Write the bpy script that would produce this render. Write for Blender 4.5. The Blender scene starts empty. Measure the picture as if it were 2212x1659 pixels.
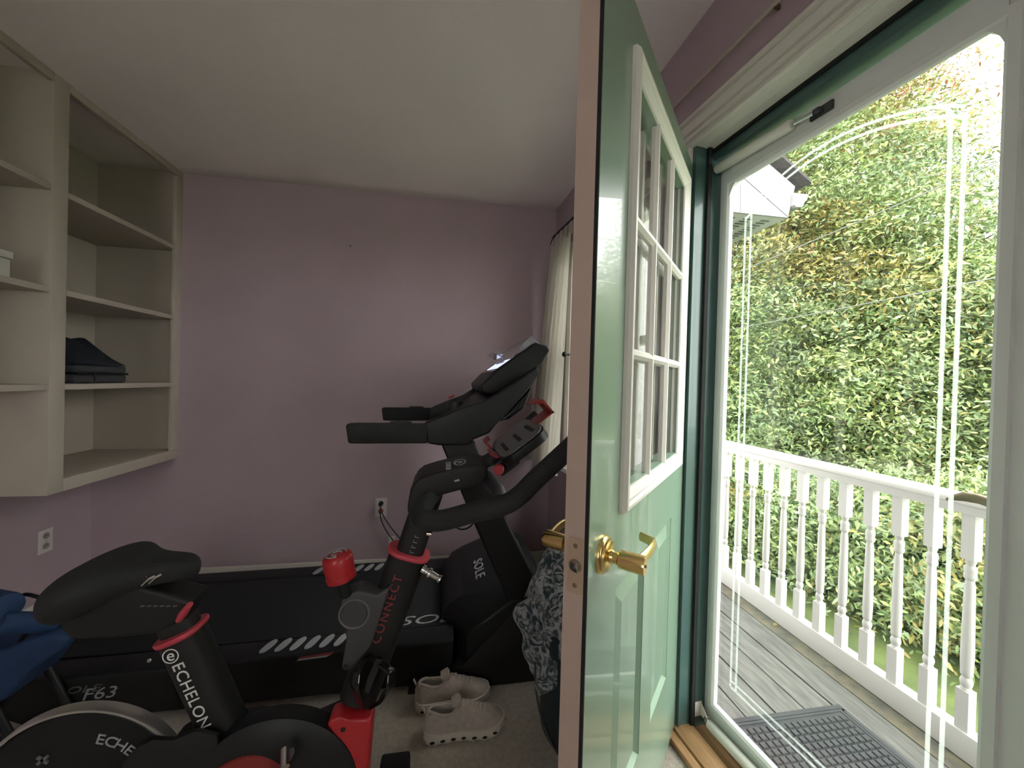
import bpy, bmesh, math, random
import numpy as np
from mathutils import Vector, Matrix

scene = bpy.context.scene
COL = scene.collection

# ---------------------------------------------------------------- camera
F_PX, IMG_W, IMG_H, EYE = 831.0, 2212.0, 1659.0, 1.27
YAW, PITCH, ROLL = math.radians(9.8), math.radians(-0.5), math.radians(1.58)
FW = Vector((math.sin(YAW) * math.cos(PITCH), math.cos(YAW) * math.cos(PITCH), math.sin(PITCH)))
RT0 = Vector((math.cos(YAW), -math.sin(YAW), 0))
UP0 = RT0.cross(FW)
RT = RT0 * math.cos(ROLL) + UP0 * math.sin(ROLL)
UP = UP0 * math.cos(ROLL) - RT0 * math.sin(ROLL)
CAM = Vector((0, 0, EYE))
cd = bpy.data.cameras.new('camera')
cam = bpy.data.objects.new('camera', cd)
COL.objects.link(cam)
cd.sensor_width = 36.0
cd.lens = 36.0 * F_PX / IMG_W
cd.clip_start = 0.02
cd.clip_end = 300
cam.matrix_world = Matrix(((RT.x, UP.x, -FW.x, 0), (RT.y, UP.y, -FW.y, 0), (RT.z, UP.z, -FW.z, EYE), (0, 0, 0, 1)))
scene.camera = cam

# ---------------------------------------------------------------- sky and exposure
SKY = 4.8
world = bpy.data.worlds.new('overcast_sky')
scene.world = world
world.use_nodes = True
wn_ = world.node_tree.nodes
bg = wn_['Background']
bg.inputs[0].default_value = (1.0, 0.99, 0.975, 1)
bg.inputs[1].default_value = SKY
vs = scene.view_settings
vs.view_transform = 'Standard'
vs.look = 'None'
vs.gamma = 1
vs.use_curve_mapping = False
vs.exposure = 0.98
scene.display_settings.display_device = 'sRGB'
scene.cycles.max_bounces = 12
scene.cycles.diffuse_bounces = 6
scene.cycles.transparent_max_bounces = 24
scene.cycles.sample_clamp_indirect = 8.0


def ray(x, y):
    return FW + RT * ((x - IMG_W / 2) / F_PX) - UP * ((y - IMG_H / 2) / F_PX)


def PY(x, y, Y):            # measured point of the photograph at depth Y of the room
    d = ray(x, y)
    return CAM + d * (Y / d.y)


def PZ(x, y, z):
    d = ray(x, y)
    return CAM + d * ((z - EYE) / d.z)


# door wall frame: local x runs along the wall towards the viewer, local y outwards, z up
WANG = math.radians(-84.5)
W = Matrix.Translation((0.73, 2.6, 0)) @ Matrix.Rotation(WANG, 4, 'Z')
WI = W.inverted()


def PW(x, y, off):          # measured point in door wall coordinates at distance off from the wall face
    o = WI @ CAM
    d = WI.to_3x3() @ ray(x, y)
    return o + d * ((off - o.y) / d.y)


# ---------------------------------------------------------------- materials
MATS = {}


def mat(name, col, rough=0.6, metal=0.0, var=0.0, scale=8.0, bump=0.0, bscale=60.0, spec=0.5, col2=None, coat=0.0, sheen=0.0, stretch=None):
    if name in MATS:
        return MATS[name]
    m = bpy.data.materials.new(name)
    m.use_nodes = True
    nt = m.node_tree
    b = nt.nodes['Principled BSDF']
    b.inputs['Base Color'].default_value = (*col, 1)
    b.inputs['Roughness'].default_value = rough
    b.inputs['Metallic'].default_value = metal
    b.inputs['Specular IOR Level'].default_value = spec
    b.inputs['Coat Weight'].default_value = coat
    b.inputs['Sheen Weight'].default_value = sheen
    m.diffuse_color = (*col, 1)
    if var or col2 or bump:
        tc = nt.nodes.new('ShaderNodeTexCoord')
        mp = nt.nodes.new('ShaderNodeMapping')
        nt.links.new(tc.outputs['Object'], mp.inputs[0])
        if stretch:
            mp.inputs['Scale'].default_value = stretch
    if var or col2:
        n = nt.nodes.new('ShaderNodeTexNoise')
        n.inputs['Scale'].default_value = scale
        n.inputs['Detail'].default_value = 6
        nt.links.new(mp.outputs[0], n.inputs['Vector'])
        r = nt.nodes.new('ShaderNodeValToRGB')
        c2 = col2 or tuple(c * (1 - var) for c in col)
        c1 = col if col2 else tuple(min(1, c * (1 + var)) for c in col)
        r.color_ramp.elements[0].position = 0.35
        r.color_ramp.elements[1].position = 0.65
        r.color_ramp.elements[0].color = (*c2, 1)
        r.color_ramp.elements[1].color = (*c1, 1)
        nt.links.new(n.outputs['Fac'], r.inputs[0])
        nt.links.new(r.outputs[0], b.inputs['Base Color'])
    if bump:
        n2 = nt.nodes.new('ShaderNodeTexNoise')
        n2.inputs['Scale'].default_value = bscale
        n2.inputs['Detail'].default_value = 4
        nt.links.new(mp.outputs[0], n2.inputs['Vector'])
        bp = nt.nodes.new('ShaderNodeBump')
        bp.inputs['Strength'].default_value = bump
        bp.inputs['Distance'].default_value = 0.01
        nt.links.new(n2.outputs['Fac'], bp.inputs['Height'])
        nt.links.new(bp.outputs[0], b.inputs['Normal'])
    MATS[name] = m
    return m


def glass(name, tint=(0.96, 0.98, 0.97), rough=0.0, refl=1.0, haze=0.0, ior=1.5):
    if name in MATS:
        return MATS[name]
    m = bpy.data.materials.new(name)
    m.use_nodes = True
    nt = m.node_tree
    nt.nodes.remove(nt.nodes['Principled BSDF'])
    out = nt.nodes['Material Output']
    t = nt.nodes.new('ShaderNodeBsdfTransparent')
    t.inputs[0].default_value = (*tint, 1)
    g = nt.nodes.new('ShaderNodeBsdfGlossy')
    g.inputs['Roughness'].default_value = rough
    fr = nt.nodes.new('ShaderNodeFresnel')
    ge = nt.nodes.new('ShaderNodeNewGeometry')       # same Fresnel curve on both faces of the pane
    io = nt.nodes.new('ShaderNodeMix')
    io.inputs['A'].default_value = ior
    io.inputs['B'].default_value = 1.0 / ior
    nt.links.new(ge.outputs['Backfacing'], io.inputs['Factor'])
    nt.links.new(io.outputs['Result'], fr.inputs[0])
    mu = nt.nodes.new('ShaderNodeMath')
    mu.operation = 'MULTIPLY'
    mu.inputs[1].default_value = refl
    nt.links.new(fr.outputs[0], mu.inputs[0])
    mix = nt.nodes.new('ShaderNodeMixShader')
    nt.links.new(mu.outputs[0], mix.inputs[0])
    last = t
    if haze:
        d = nt.nodes.new('ShaderNodeBsdfTranslucent')
        d.inputs[0].default_value = (0.9, 0.95, 0.93, 1)
        mh = nt.nodes.new('ShaderNodeMixShader')
        mh.inputs[0].default_value = haze
        nt.links.new(t.outputs[0], mh.inputs[1])
        nt.links.new(d.outputs[0], mh.inputs[2])
        last = mh
    nt.links.new(last.outputs[0], mix.inputs[1])
    nt.links.new(g.outputs[0], mix.inputs[2])
    nt.links.new(mix.outputs[0], out.inputs[0])
    MATS[name] = m
    return m


def cloth_mat(name, col, trans=0.4, rough=0.9):
    m = bpy.data.materials.new(name)
    m.use_nodes = True
    nt = m.node_tree
    nt.nodes.remove(nt.nodes['Principled BSDF'])
    d = nt.nodes.new('ShaderNodeBsdfDiffuse')
    d.inputs[0].default_value = (*col, 1)
    t = nt.nodes.new('ShaderNodeBsdfTranslucent')
    t.inputs[0].default_value = (*col, 1)
    mix = nt.nodes.new('ShaderNodeMixShader')
    mix.inputs[0].default_value = trans
    nt.links.new(d.outputs[0], mix.inputs[1])
    nt.links.new(t.outputs[0], mix.inputs[2])
    nt.links.new(mix.outputs[0], nt.nodes['Material Output'].inputs[0])
    MATS[name] = m
    return m


def leaf_mat(name):
    m = bpy.data.materials.new(name)
    m.use_nodes = True
    nt = m.node_tree
    nt.nodes.remove(nt.nodes['Principled BSDF'])
    a = nt.nodes.new('ShaderNodeAttribute')
    a.attribute_name = 'leaf_colour'
    d = nt.nodes.new('ShaderNodeBsdfDiffuse')
    t = nt.nodes.new('ShaderNodeBsdfTranslucent')
    g = nt.nodes.new('ShaderNodeBsdfGlossy')
    g.inputs['Roughness'].default_value = 0.45
    g.inputs['Color'].default_value = (0.5, 0.5, 0.5, 1)
    nt.links.new(a.outputs['Color'], d.inputs[0])
    nt.links.new(a.outputs['Color'], t.inputs[0])
    m1 = nt.nodes.new('ShaderNodeMixShader')
    m1.inputs[0].default_value = 0.16
    nt.links.new(d.outputs[0], m1.inputs[1])
    nt.links.new(t.outputs[0], m1.inputs[2])
    m2 = nt.nodes.new('ShaderNodeMixShader')
    m2.inputs[0].default_value = 0.08
    nt.links.new(m1.outputs[0], m2.inputs[1])
    nt.links.new(g.outputs[0], m2.inputs[2])
    nt.links.new(m2.outputs[0], nt.nodes['Material Output'].inputs[0])
    MATS[name] = m
    return m


M_LILAC = mat('lilac_wall_paint', (0.425, 0.328, 0.36), 0.75, var=0.03, scale=3, bump=0.12, bscale=90)
M_CEIL = mat('ceiling_paint', (0.90, 0.845, 0.83), 0.85, var=0.02, scale=2, bump=0.12, bscale=70)
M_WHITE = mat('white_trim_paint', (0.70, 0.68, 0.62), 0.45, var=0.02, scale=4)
M_SHELF = mat('shelf_paint', (0.47, 0.42, 0.35), 0.5, var=0.03, scale=5)
M_CARPET = mat('beige_carpet', (0.52, 0.46, 0.37), 0.95, var=0.12, scale=60, bump=0.9, bscale=260, sheen=0.3)
M_GREEN = mat('green_door_paint', (0.21, 0.31, 0.225), 0.30, var=0.03, scale=3, coat=0.4, bump=0.02, bscale=12)
M_JAMB = mat('green_jamb_paint', (0.05, 0.105, 0.095), 0.32, var=0.05, scale=5, coat=0.3)
M_EDGE = mat('beige_edge_paint', (0.50, 0.38, 0.32), 0.6, var=0.04, scale=9)
M_RUBBER = mat('black_weatherstrip', (0.006, 0.007, 0.007), 0.8)
M_BRASS = mat('polished_brass', (0.80, 0.58, 0.24), 0.22, 1.0, bump=0.02, bscale=30)
M_BRASSD = mat('tarnished_metal', (0.30, 0.24, 0.17), 0.45, 1.0)
M_STEEL = mat('chrome', (0.75, 0.75, 0.74), 0.18, 1.0)
M_ALU = mat('storm_door_aluminium', (0.72, 0.73, 0.72), 0.42, var=0.02, scale=3)
M_OAK = mat('oak_threshold', (0.46, 0.27, 0.13), 0.5, col2=(0.34, 0.19, 0.09), scale=7, stretch=(1, 14, 14))
M_DARKGAP = mat('dark_sill_channel', (0.02, 0.02, 0.018), 0.6)
M_BLACK = mat('black_plastic', (0.008, 0.009, 0.010), 0.48, bump=0.05, bscale=400, spec=0.35)
M_BLACKM = mat('matte_black_frame', (0.011, 0.011, 0.011), 0.55, spec=0.35)
M_GLOSSB = mat('gloss_black_plastic', (0.008, 0.008, 0.009), 0.15)
M_FOAM = mat('black_foam_grip', (0.011, 0.012, 0.013), 0.8, bump=0.2, bscale=300)
M_DGREY = mat('dark_grey_plastic', (0.045, 0.045, 0.047), 0.5)
M_GREY = mat('grey_plastic', (0.11, 0.11, 0.115), 0.5)
M_BELT = mat('running_belt', (0.016, 0.018, 0.019), 0.62, var=0.06, scale=200, spec=0.2)
M_PAD = mat('pale_rail_pad', (0.30, 0.31, 0.32), 0.6)
M_RED = mat('red_plastic', (0.42, 0.018, 0.025), 0.35, var=0.04, scale=5)
M_REDS = mat('red_silicone', (0.50, 0.05, 0.075), 0.5)
M_REDD = mat('dark_red_metal', (0.22, 0.02, 0.02), 0.4)
M_SILVER = mat('brushed_silver', (0.62, 0.61, 0.58), 0.3, 0.9, bump=0.03, bscale=40)
M_PRINTW = mat('white_print', (0.72, 0.72, 0.70), 0.6)
M_PRINTG = mat('grey_print', (0.33, 0.34, 0.34), 0.6)
M_PRINTD = mat('dim_grey_print', (0.13, 0.13, 0.13), 0.6)
M_PRINTR = mat('red_print', (0.24, 0.03, 0.035), 0.6)
M_BLUE = mat('blue_foam', (0.008, 0.034, 0.10), 0.75, var=0.1, scale=12)
M_TEAL = mat('dark_teal_plastic', (0.012, 0.026, 0.034), 0.45)
M_NAVY = mat('navy_cloth', (0.010, 0.014, 0.022), 0.9, bump=0.3, bscale=40)
M_CASE = mat('grey_case_fabric', (0.055, 0.055, 0.06), 0.85, bump=0.2, bscale=200)
M_RAIL = mat('white_porch_paint', (0.58, 0.575, 0.545), 0.5, var=0.02, scale=8)
M_PLANK = mat('grey_deck_paint', (0.095, 0.095, 0.087), 0.85, col2=(0.165, 0.165, 0.15), scale=14, stretch=(3, .5, 3), bump=0.3, bscale=60)
M_MOSS = mat('mossy_deck_board', (0.17, 0.15, 0.10), 0.9, col2=(0.09, 0.09, 0.08), scale=14, bump=0.4, bscale=50)
M_MAT = mat('grey_rubber_mat', (0.034, 0.037, 0.042), 0.85, col2=(0.052, 0.054, 0.058), scale=10)
M_GRASS = mat('lawn_grass', (0.12, 0.16, 0.04), 0.9, col2=(0.07, 0.10, 0.03), scale=3, bump=0.8, bscale=30)
M_BARK = mat('tree_bark', (0.10, 0.085, 0.07), 0.9, col2=(0.05, 0.045, 0.04), scale=12, bump=0.6, bscale=20)
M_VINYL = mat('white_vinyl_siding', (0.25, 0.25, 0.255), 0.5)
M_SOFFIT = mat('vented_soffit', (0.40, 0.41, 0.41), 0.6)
M_SHINGLE = mat('dark_shingles', (0.05, 0.045, 0.045), 0.9, var=0.3, scale=30)
M_WIRE = mat('grey_cable', (0.16, 0.17, 0.15), 0.5)
M_SHOE = mat('beige_knit', (0.46, 0.40, 0.34), 0.9, var=0.08, scale=50, bump=0.4, bscale=300)
M_SOLE = mat('cream_rubber_sole', (0.58, 0.53, 0.45), 0.7, var=0.04, scale=20)
M_LINING = mat('grey_shoe_lining', (0.15, 0.155, 0.15), 0.9)
M_HOLE = mat('dark_recess', (0.012, 0.012, 0.012), 0.9)
M_PANE = glass('window_pane_glass', (0.97, 0.98, 0.97))
M_STORM = glass('storm_door_glass', (0.97, 0.985, 0.975), refl=0.9)
M_GROOVE = glass('bevelled_glass_line', (0.90, 0.93, 0.91), 0.25, 0.3, 0.22)
M_CLEAR = glass('clear_acrylic', (0.86, 0.86, 0.90), 0.05, 1.6, 0.12)
M_CURTAIN = cloth_mat('white_curtain_cotton', (0.60, 0.57, 0.51), 0.4)
M_PLASTW = mat('white_plastic_plate', (0.62, 0.58, 0.55), 0.4)
M_PAPER = mat('white_card', (0.60, 0.59, 0.52), 0.7)
M_LEAF = leaf_mat('autumn_leaves')


def emit_mat(name, col, s):
    m = bpy.data.materials.new(name)
    m.use_nodes = True
    b = m.node_tree.nodes['Principled BSDF']
    b.inputs['Base Color'].default_value = (0.02, 0.02, 0.02, 1)
    b.inputs['Emission Color'].default_value = (*col, 1)
    b.inputs['Emission Strength'].default_value = s
    return m


M_SCREEN = emit_mat('lit_screen', (0.62, 0.68, 1.0), 0.7)

# blanket: teal and white fern-like blotches
m = bpy.data.materials.new('fern_print_fleece')
m.use_nodes = True
nt = m.node_tree
b_ = nt.nodes['Principled BSDF']
b_.inputs['Roughness'].default_value = 0.95
b_.inputs['Sheen Weight'].default_value = 0.4
tc = nt.nodes.new('ShaderNodeTexCoord')
v1 = nt.nodes.new('ShaderNodeTexNoise')
v1.inputs['Scale'].default_value = 26
v1.inputs['Detail'].default_value = 8
v1.inputs['Distortion'].default_value = 2.6
nt.links.new(tc.outputs['Object'], v1.inputs['Vector'])
rr = nt.nodes.new('ShaderNodeValToRGB')
rr.color_ramp.elements[0].position = 0.44
rr.color_ramp.elements[0].color = (0.022, 0.042, 0.05, 1)
rr.color_ramp.elements[1].position = 0.60
rr.color_ramp.elements[1].color = (0.36, 0.37, 0.37, 1)
nt.links.new(v1.outputs['Fac'], rr.inputs[0])
nt.links.new(rr.outputs[0], b_.inputs['Base Color'])
bp_ = nt.nodes.new('ShaderNodeBump')
bp_.inputs['Strength'].default_value = 0.5
bp_.inputs['Distance'].default_value = 0.01
nt.links.new(v1.outputs['Fac'], bp_.inputs['Height'])
nt.links.new(bp_.outputs[0], b_.inputs['Normal'])
M_FLEECE = m

# ---------------------------------------------------------------- mesh building
WM = {}     # world matrices of the objects made so far


def props(o, label=None, cat=None, group=None, kind=None):
    if label:
        o['label'] = label
    if cat:
        o['category'] = cat
    if group:
        o['group'] = group
    if kind:
        o['kind'] = kind
    return o


def thing(name, loc=(0, 0, 0), label=None, cat=None, group=None, kind=None, mw=None):
    o = bpy.data.objects.new(name, None)
    COL.objects.link(o)
    o.empty_display_size = 0.1
    M = mw if mw is not None else Matrix.Translation(loc)
    o.matrix_world = M
    WM[o.name] = M.copy()
    return props(o, label, cat, group, kind)


class MB:
    def __init__(s, frame=None):
        s.v, s.f, s.fr = [], [], frame

    def add(s, vs, fs):
        o = len(s.v)
        s.v += [Vector(p) for p in vs]
        s.f += [[i + o for i in f] for f in fs]
        return s

    def box(s, x0, x1, y0, y1, z0, z1):
        P = [(x0, y0, z0), (x1, y0, z0), (x1, y1, z0), (x0, y1, z0), (x0, y0, z1), (x1, y0, z1), (x1, y1, z1), (x0, y1, z1)]
        return s.add(P, [(3, 2, 1, 0), (4, 5, 6, 7), (0, 1, 5, 4), (1, 2, 6, 5), (2, 3, 7, 6), (3, 0, 4, 7)])

    def obox(s, c, ax, ay, az, hx, hy, hz):
        c, ax, ay, az = Vector(c), Vector(ax).normalized(), Vector(ay).normalized(), Vector(az).normalized()
        P = [c + ax * (hx * i) + ay * (hy * j) + az * (hz * k) for k in (-1, 1) for i, j in ((-1, -1), (1, -1), (1, 1), (-1, 1))]
        return s.add(P, [(3, 2, 1, 0), (4, 5, 6, 7), (0, 1, 5, 4), (1, 2, 6, 5), (2, 3, 7, 6), (3, 0, 4, 7)])

    def prism(s, poly, vec):
        vec = Vector(vec)
        poly = [Vector(p) for p in poly]
        n = len(poly)
        P = poly + [p + vec for p in poly]
        return s.add(P, [list(range(n))[::-1], list(range(n, 2 * n))] + [(i, (i + 1) % n, n + (i + 1) % n, n + i) for i in range(n)])

    def loft(s, rings, cap=True, close=False):
        n = len(rings[0])
        P = [p for r in rings for p in r]
        Fc = []
        m_ = len(rings)
        for k in range(m_ if close else m_ - 1):
            a, b = k * n, ((k + 1) % m_) * n
            for i in range(n):
                j = (i + 1) % n
                Fc.append((a + i, a + j, b + j, b + i))
        if cap and not close:
            Fc.append(list(range(n))[::-1])
            Fc.append(list(range((m_ - 1) * n, m_ * n)))
        return s.add(P, Fc)

    def tube(s, pts, r, n=12, cap=True, flat=1.0, up=None, close=False):
        pts = [Vector(p) for p in pts]
        m_ = len(pts)
        rs = r if isinstance(r, (list, tuple)) else [r] * m_
        rings = []
        t0 = (pts[1] - pts[0]).normalized()
        u = Vector(up) if up else (Vector((0, 0, 1)) if abs(t0.z) < 0.9 else Vector((1, 0, 0)))
        for i, p in enumerate(pts):
            if close:
                t = (pts[(i + 1) % m_] - pts[i - 1]).normalized()
            elif i == 0:
                t = t0
            elif i == m_ - 1:
                t = (pts[-1] - pts[-2]).normalized()
            else:
                t = ((pts[i + 1] - p).normalized() + (p - pts[i - 1]).normalized()).normalized()
            u = (u - t * u.dot(t)).normalized()
            w = t.cross(u)
            rings.append([p + (u * math.cos(a) + w * (math.sin(a) * flat)) * rs[i] for a in [2 * math.pi * k / n for k in range(n)]])
        return s.loft(rings, cap, close)

    def lathe(s, prof, o, ax=(0, 0, 1), n=20, cap=True):
        o, ax = Vector(o), Vector(ax).normalized()
        u = Vector((0, 0, 1)) if abs(ax.z) < 0.9 else Vector((1, 0, 0))
        u = (u - ax * u.dot(ax)).normalized()
        w = ax.cross(u)
        return s.loft([[o + ax * h + (u * math.cos(a) + w * math.sin(a)) * r for a in [2 * math.pi * k / n for k in range(n)]] for r, h in prof], cap)

    def grid(s, fn, nu, nv):
        P = [fn(i / nu, j / nv) for j in range(nv + 1) for i in range(nu + 1)]
        return s.add(P, [(j * (nu + 1) + i, j * (nu + 1) + i + 1, (j + 1) * (nu + 1) + i + 1, (j + 1) * (nu + 1) + i) for j in range(nv) for i in range(nu)])

    def build(s, name, mt, parent=None, bevel=0.0, seg=2, smooth=40, loc=None, mw=None, label=None, cat=None, group=None, kind=None, solid=0.0, sub=0):
        vs_ = [s.fr @ p for p in s.v] if s.fr else s.v
        if parent is not None:
            M = WM[parent.name]
        elif mw is not None:
            M = mw
        else:
            M = Matrix.Translation(loc or (0, 0, 0))
        inv = M.inverted()
        me = bpy.data.meshes.new(name)
        me.from_pydata([inv @ p for p in vs_], [], s.f)
        bm = bmesh.new()
        bm.from_mesh(me)
        bmesh.ops.recalc_face_normals(bm, faces=bm.faces)
        if bevel:
            ed = [e for e in bm.edges if len(e.link_faces) == 2 and e.calc_face_angle(0) > math.radians(25)]
            bmesh.ops.bevel(bm, geom=ed, offset=bevel, segments=seg, profile=0.6, affect='EDGES', clamp_overlap=True)
        if smooth:
            for f in bm.faces:
                f.smooth = True
        bm.to_mesh(me)
        bm.free()
        if smooth:
            me.set_sharp_from_angle(angle=math.radians(smooth))
        me.materials.append(mt)
        o = bpy.data.objects.new(name, me)
        COL.objects.link(o)
        if parent is not None:
            o.parent = parent
            WM[o.name] = WM[parent.name].copy()
        else:
            o.matrix_world = M
            WM[o.name] = M.copy()
        if solid:
            md = o.modifiers.new('thickness', 'SOLIDIFY')
            md.thickness = solid
        if sub:
            md = o.modifiers.new('smooth', 'SUBSURF')
            md.levels = sub
            md.render_levels = sub
        return props(o, label, cat, group, kind)


def text(body, name, mt, parent, origin, right, up, size, depth=0.0006, align='CENTER', squeeze=1.0, shear=0.0, space=1.0):
    cu = bpy.data.curves.new('lettering_curve', 'FONT')
    cu.body = body
    cu.size = size
    cu.extrude = depth
    cu.align_x = align
    cu.align_y = 'CENTER'
    cu.shear = shear
    cu.space_character = space
    cu.resolution_u = 3
    tmp = bpy.data.objects.new('lettering_tmp', cu)
    COL.objects.link(tmp)
    dg = bpy.context.evaluated_depsgraph_get()
    me0 = tmp.evaluated_get(dg).to_mesh()
    vv = [v.co.copy() for v in me0.vertices]
    ff = [list(p.vertices) for p in me0.polygons]
    tmp.evaluated_get(dg).to_mesh_clear()
    bpy.data.objects.remove(tmp)
    bpy.data.curves.remove(cu)
    R, U = Vector(right).normalized(), Vector(up)
    U = (U - R * U.dot(R)).normalized()
    N = R.cross(U)
    mb = MB()
    mb.add([Vector(origin) + R * (c.x * squeeze) + U * c.y + N * c.z for c in vv], ff)
    return mb.build(name, mt, parent, smooth=0)


def copy_obj(o, M, parent=None):
    c = o.copy()
    COL.objects.link(c)
    if parent is not None:
        c.parent = parent
    c.matrix_world = M
    WM[c.name] = M.copy()
    return c


V = Vector
rnd = random.Random(7)

# ================================================================ ROOM
XL, YB, YF = -2.0, 2.6, -2.0


def wallx(y, off=0.0):
    return 0.73 + (2.6 - y) * math.tan(math.radians(5.5)) + off


def ceil_z(x, y):
    t = max(0.0, (x + 1.565) / 2.3)
    return 2.447 + 0.018 * t + 0.075 * (2.6 - y) * t


fl = MB().prism([(XL - .15, YF - .15, -.1), (wallx(YF) + .02, YF - .15, -.1), (wallx(YB) + .02, YB + .12, -.1), (XL - .15, YB + .12, -.1)], (0, 0, .1))
fl.build('floor', M_CARPET, smooth=0, label='beige carpeted floor of the exercise room', cat='floor', kind='structure')
MB().grid(lambda u, v: V((XL - .1 + u * 3.6, YF - .1 + v * 4.8, ceil_z(XL - .1 + u * 3.6, YF - .1 + v * 4.8))), 24, 24).build(
    'ceiling', M_CEIL, smooth=60, solid=-.08, label='plain off-white painted ceiling', cat='ceiling', kind='structure')
MB().box(XL - .15, .95, YB, YB + .12, 0, 2.7).build('wall_back', M_LILAC, smooth=0, label='lilac painted wall behind the treadmill', cat='wall', kind='structure')
MB().box(XL - .15, XL, YF - .15, YB, 0, 2.7).build('wall_left', M_LILAC, smooth=0, label='lilac side wall carrying the white shelf unit', cat='wall', kind='structure')
# wall behind the viewer; its unseen window is added to light the room
xr = wallx(YF) + .2
wf = MB()
RW0, RW1, RZ0, RZ1 = -1.3, -.6, .9, 2.1
wf.box(XL, RW0, YF - .15, YF, 0, 3.0).box(RW0, RW1, YF - .15, YF, 0, RZ0).box(RW0, RW1, YF - .15, YF, RZ1, 3.0).box(RW1, xr, YF - .15, YF, 0, 3.0)
w3 = thing('window_added_rear', (-.95, YF, RZ0), 'white window added behind the viewer to light the room', 'window', kind='structure')
f = MB()
for a, b in ((RW0, RW0 + .05), (RW1 - .05, RW1)):
    f.box(a, b, YF - .1, YF - .03, RZ0, RZ1)
f.box(RW0, RW1, YF - .1, YF - .03, RZ0, RZ0 + .05).box(RW0, RW1, YF - .1, YF - .03, RZ1 - .05, RZ1)
f.build('window_frame', M_WHITE, w3)
MB().box(RW0 + .05, RW1 - .05, YF - .075, YF - .07, RZ0 + .05, RZ1 - .05).build('pane', M_PANE, w3)
wf.build('wall_front', M_LILAC, smooth=0, label='lilac wall behind the viewer with a window added for light', cat='wall', kind='structure')
# door wall in its own frame (x along wall, y outwards)
DS0, DS1, DZT = 1.335, 2.25, 2.145       # door opening
NS0, NS1, NZ0, NZ1 = 0.32, 1.14, 0.74, 2.08   # window opening
QS0, QS1, QZ0, QZ1 = 3.25, 4.35, .85, 2.16    # unseen second window beside the viewer, added for fill daylight
TH = 0.13


def wallpieces(y0, y1):
    b = MB(W)
    b.box(-.2, NS0, y0, y1, 0, 2.95).box(NS0, NS1, y0, y1, 0, NZ0).box(NS0, NS1, y0, y1, NZ1, 2.95).box(NS1, DS0, y0, y1, 0, 2.95)
    b.box(DS0, DS1, y0, y1, DZT, 2.95).box(DS1, QS0, y0, y1, 0, 2.95).box(QS1, 4.9, y0, y1, 0, 2.95).box(QS0, QS1, y0, y1, 0, QZ0).box(QS0, QS1, y0, y1, QZ1, 2.95).box(DS0, DS1, y0, y1, -.1, 0.0)
    return b


wr = wallpieces(0, TH).build('wall_right', M_LILAC, smooth=0, mw=W, label='lilac wall with the door and the curtained window', cat='wall', kind='structure')
sid = MB(W)
for k in range(29):
    z = -.15 + k * .11
    for a, b in ((-.2, NS0 - .06), (NS1 + .06, DS0 - .05), (DS1 + .05, QS0 - .05), (QS1 + .05, 4.9)):
        if NZ0 - .05 < z + .05 < NZ1 + .05 or z < DZT:
            sid.prism([(a, TH, z), (a, TH + .022, z), (a, TH + .006, z + .11), (a, TH, z + .11)], (b - a, 0, 0))
    if z > DZT:
        sid.prism([(DS0 - .05, TH, z), (DS0 - .05, TH + .022, z), (DS0 - .05, TH + .006, z + .11), (DS0 - .05, TH, z + .11)], (DS1 - DS0 + .1, 0, 0))
sid.build('siding', M_VINYL, wr, smooth=0, kind='stuff')

w2 = thing('window_added_side', mw=W, label='wide white window added beside the viewer to light the room', cat='window', kind='structure')
f = MB(W)
for a, b in ((QS0, QS0 + .05), ((QS0 + QS1) / 2 - .025, (QS0 + QS1) / 2 + .025), (QS1 - .05, QS1)):
    f.box(a, b, .03, .1, QZ0, QZ1)
f.box(QS0, QS1, .03, .1, QZ0, QZ0 + .05).box(QS0, QS1, .03, .1, QZ1 - .05, QZ1)
f.build('window_frame', M_WHITE, w2, bevel=.003)
MB(W).box(QS0 + .05, (QS0 + QS1) / 2 - .025, .063, .067, QZ0 + .05, QZ1 - .05).build('pane', M_PANE, w2)
MB(W).box((QS0 + QS1) / 2 + .025, QS1 - .05, .063, .067, QZ0 + .05, QZ1 - .05).build('pane', M_PANE, w2)
# baseboards
MB().box(XL, wallx(2.59), YB - .014, YB, 0, .088).build('baseboard_back', M_WHITE, bevel=.004, label='white baseboard along the back wall', cat='baseboard', kind='structure')
MB().box(XL, XL + .014, YF, YB - .014, 0, .088).build('baseboard_left', M_WHITE, bevel=.004, label='white baseboard along the left wall', cat='baseboard', kind='structure')
MB(W).box(.014, 1.2, -.014, 0, 0, .088).build('baseboard_right', M_WHITE, mw=W, bevel=.004, label='white baseboard under the curtained window', cat='baseboard', kind='structure')

# door casing (trim) with stepped profile
tr = thing('trim_1', mw=W, label='white stepped door casing around the doorway', cat='door casing', kind='structure')
head = [(0, 2.127), (-.012, 2.127), (-.015, 2.130), (-.015, 2.140), (-.008, 2.142), (-.008, 2.150), (-.019, 2.153), (-.019, 2.163), (-.011, 2.165), (-.011, 2.174), (-.020, 2.177), (-.022, 2.206),
        (-.014, 2.209), (-.014, 2.216), (-.027, 2.220), (-.027, 2.230), (-.014, 2.236), (0, 2.238)]
MB(W).prism([(1.18, y, z) for y, z in head], (1.23, 0, 0)).build('head_casing', M_WHITE, tr, smooth=0)
leg = [(y, z - 2.13) for y, z in head]
MB(W).prism([(DS0 - q, y, 0) for y, q in leg], (0, 0, 2.127)).build('side_casing', M_WHITE, tr, smooth=0)
MB(W).prism([(DS1 + q, y, 0) for y, q in leg], (0, 0, 2.127)).build('side_casing', M_WHITE, tr, smooth=0)

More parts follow.
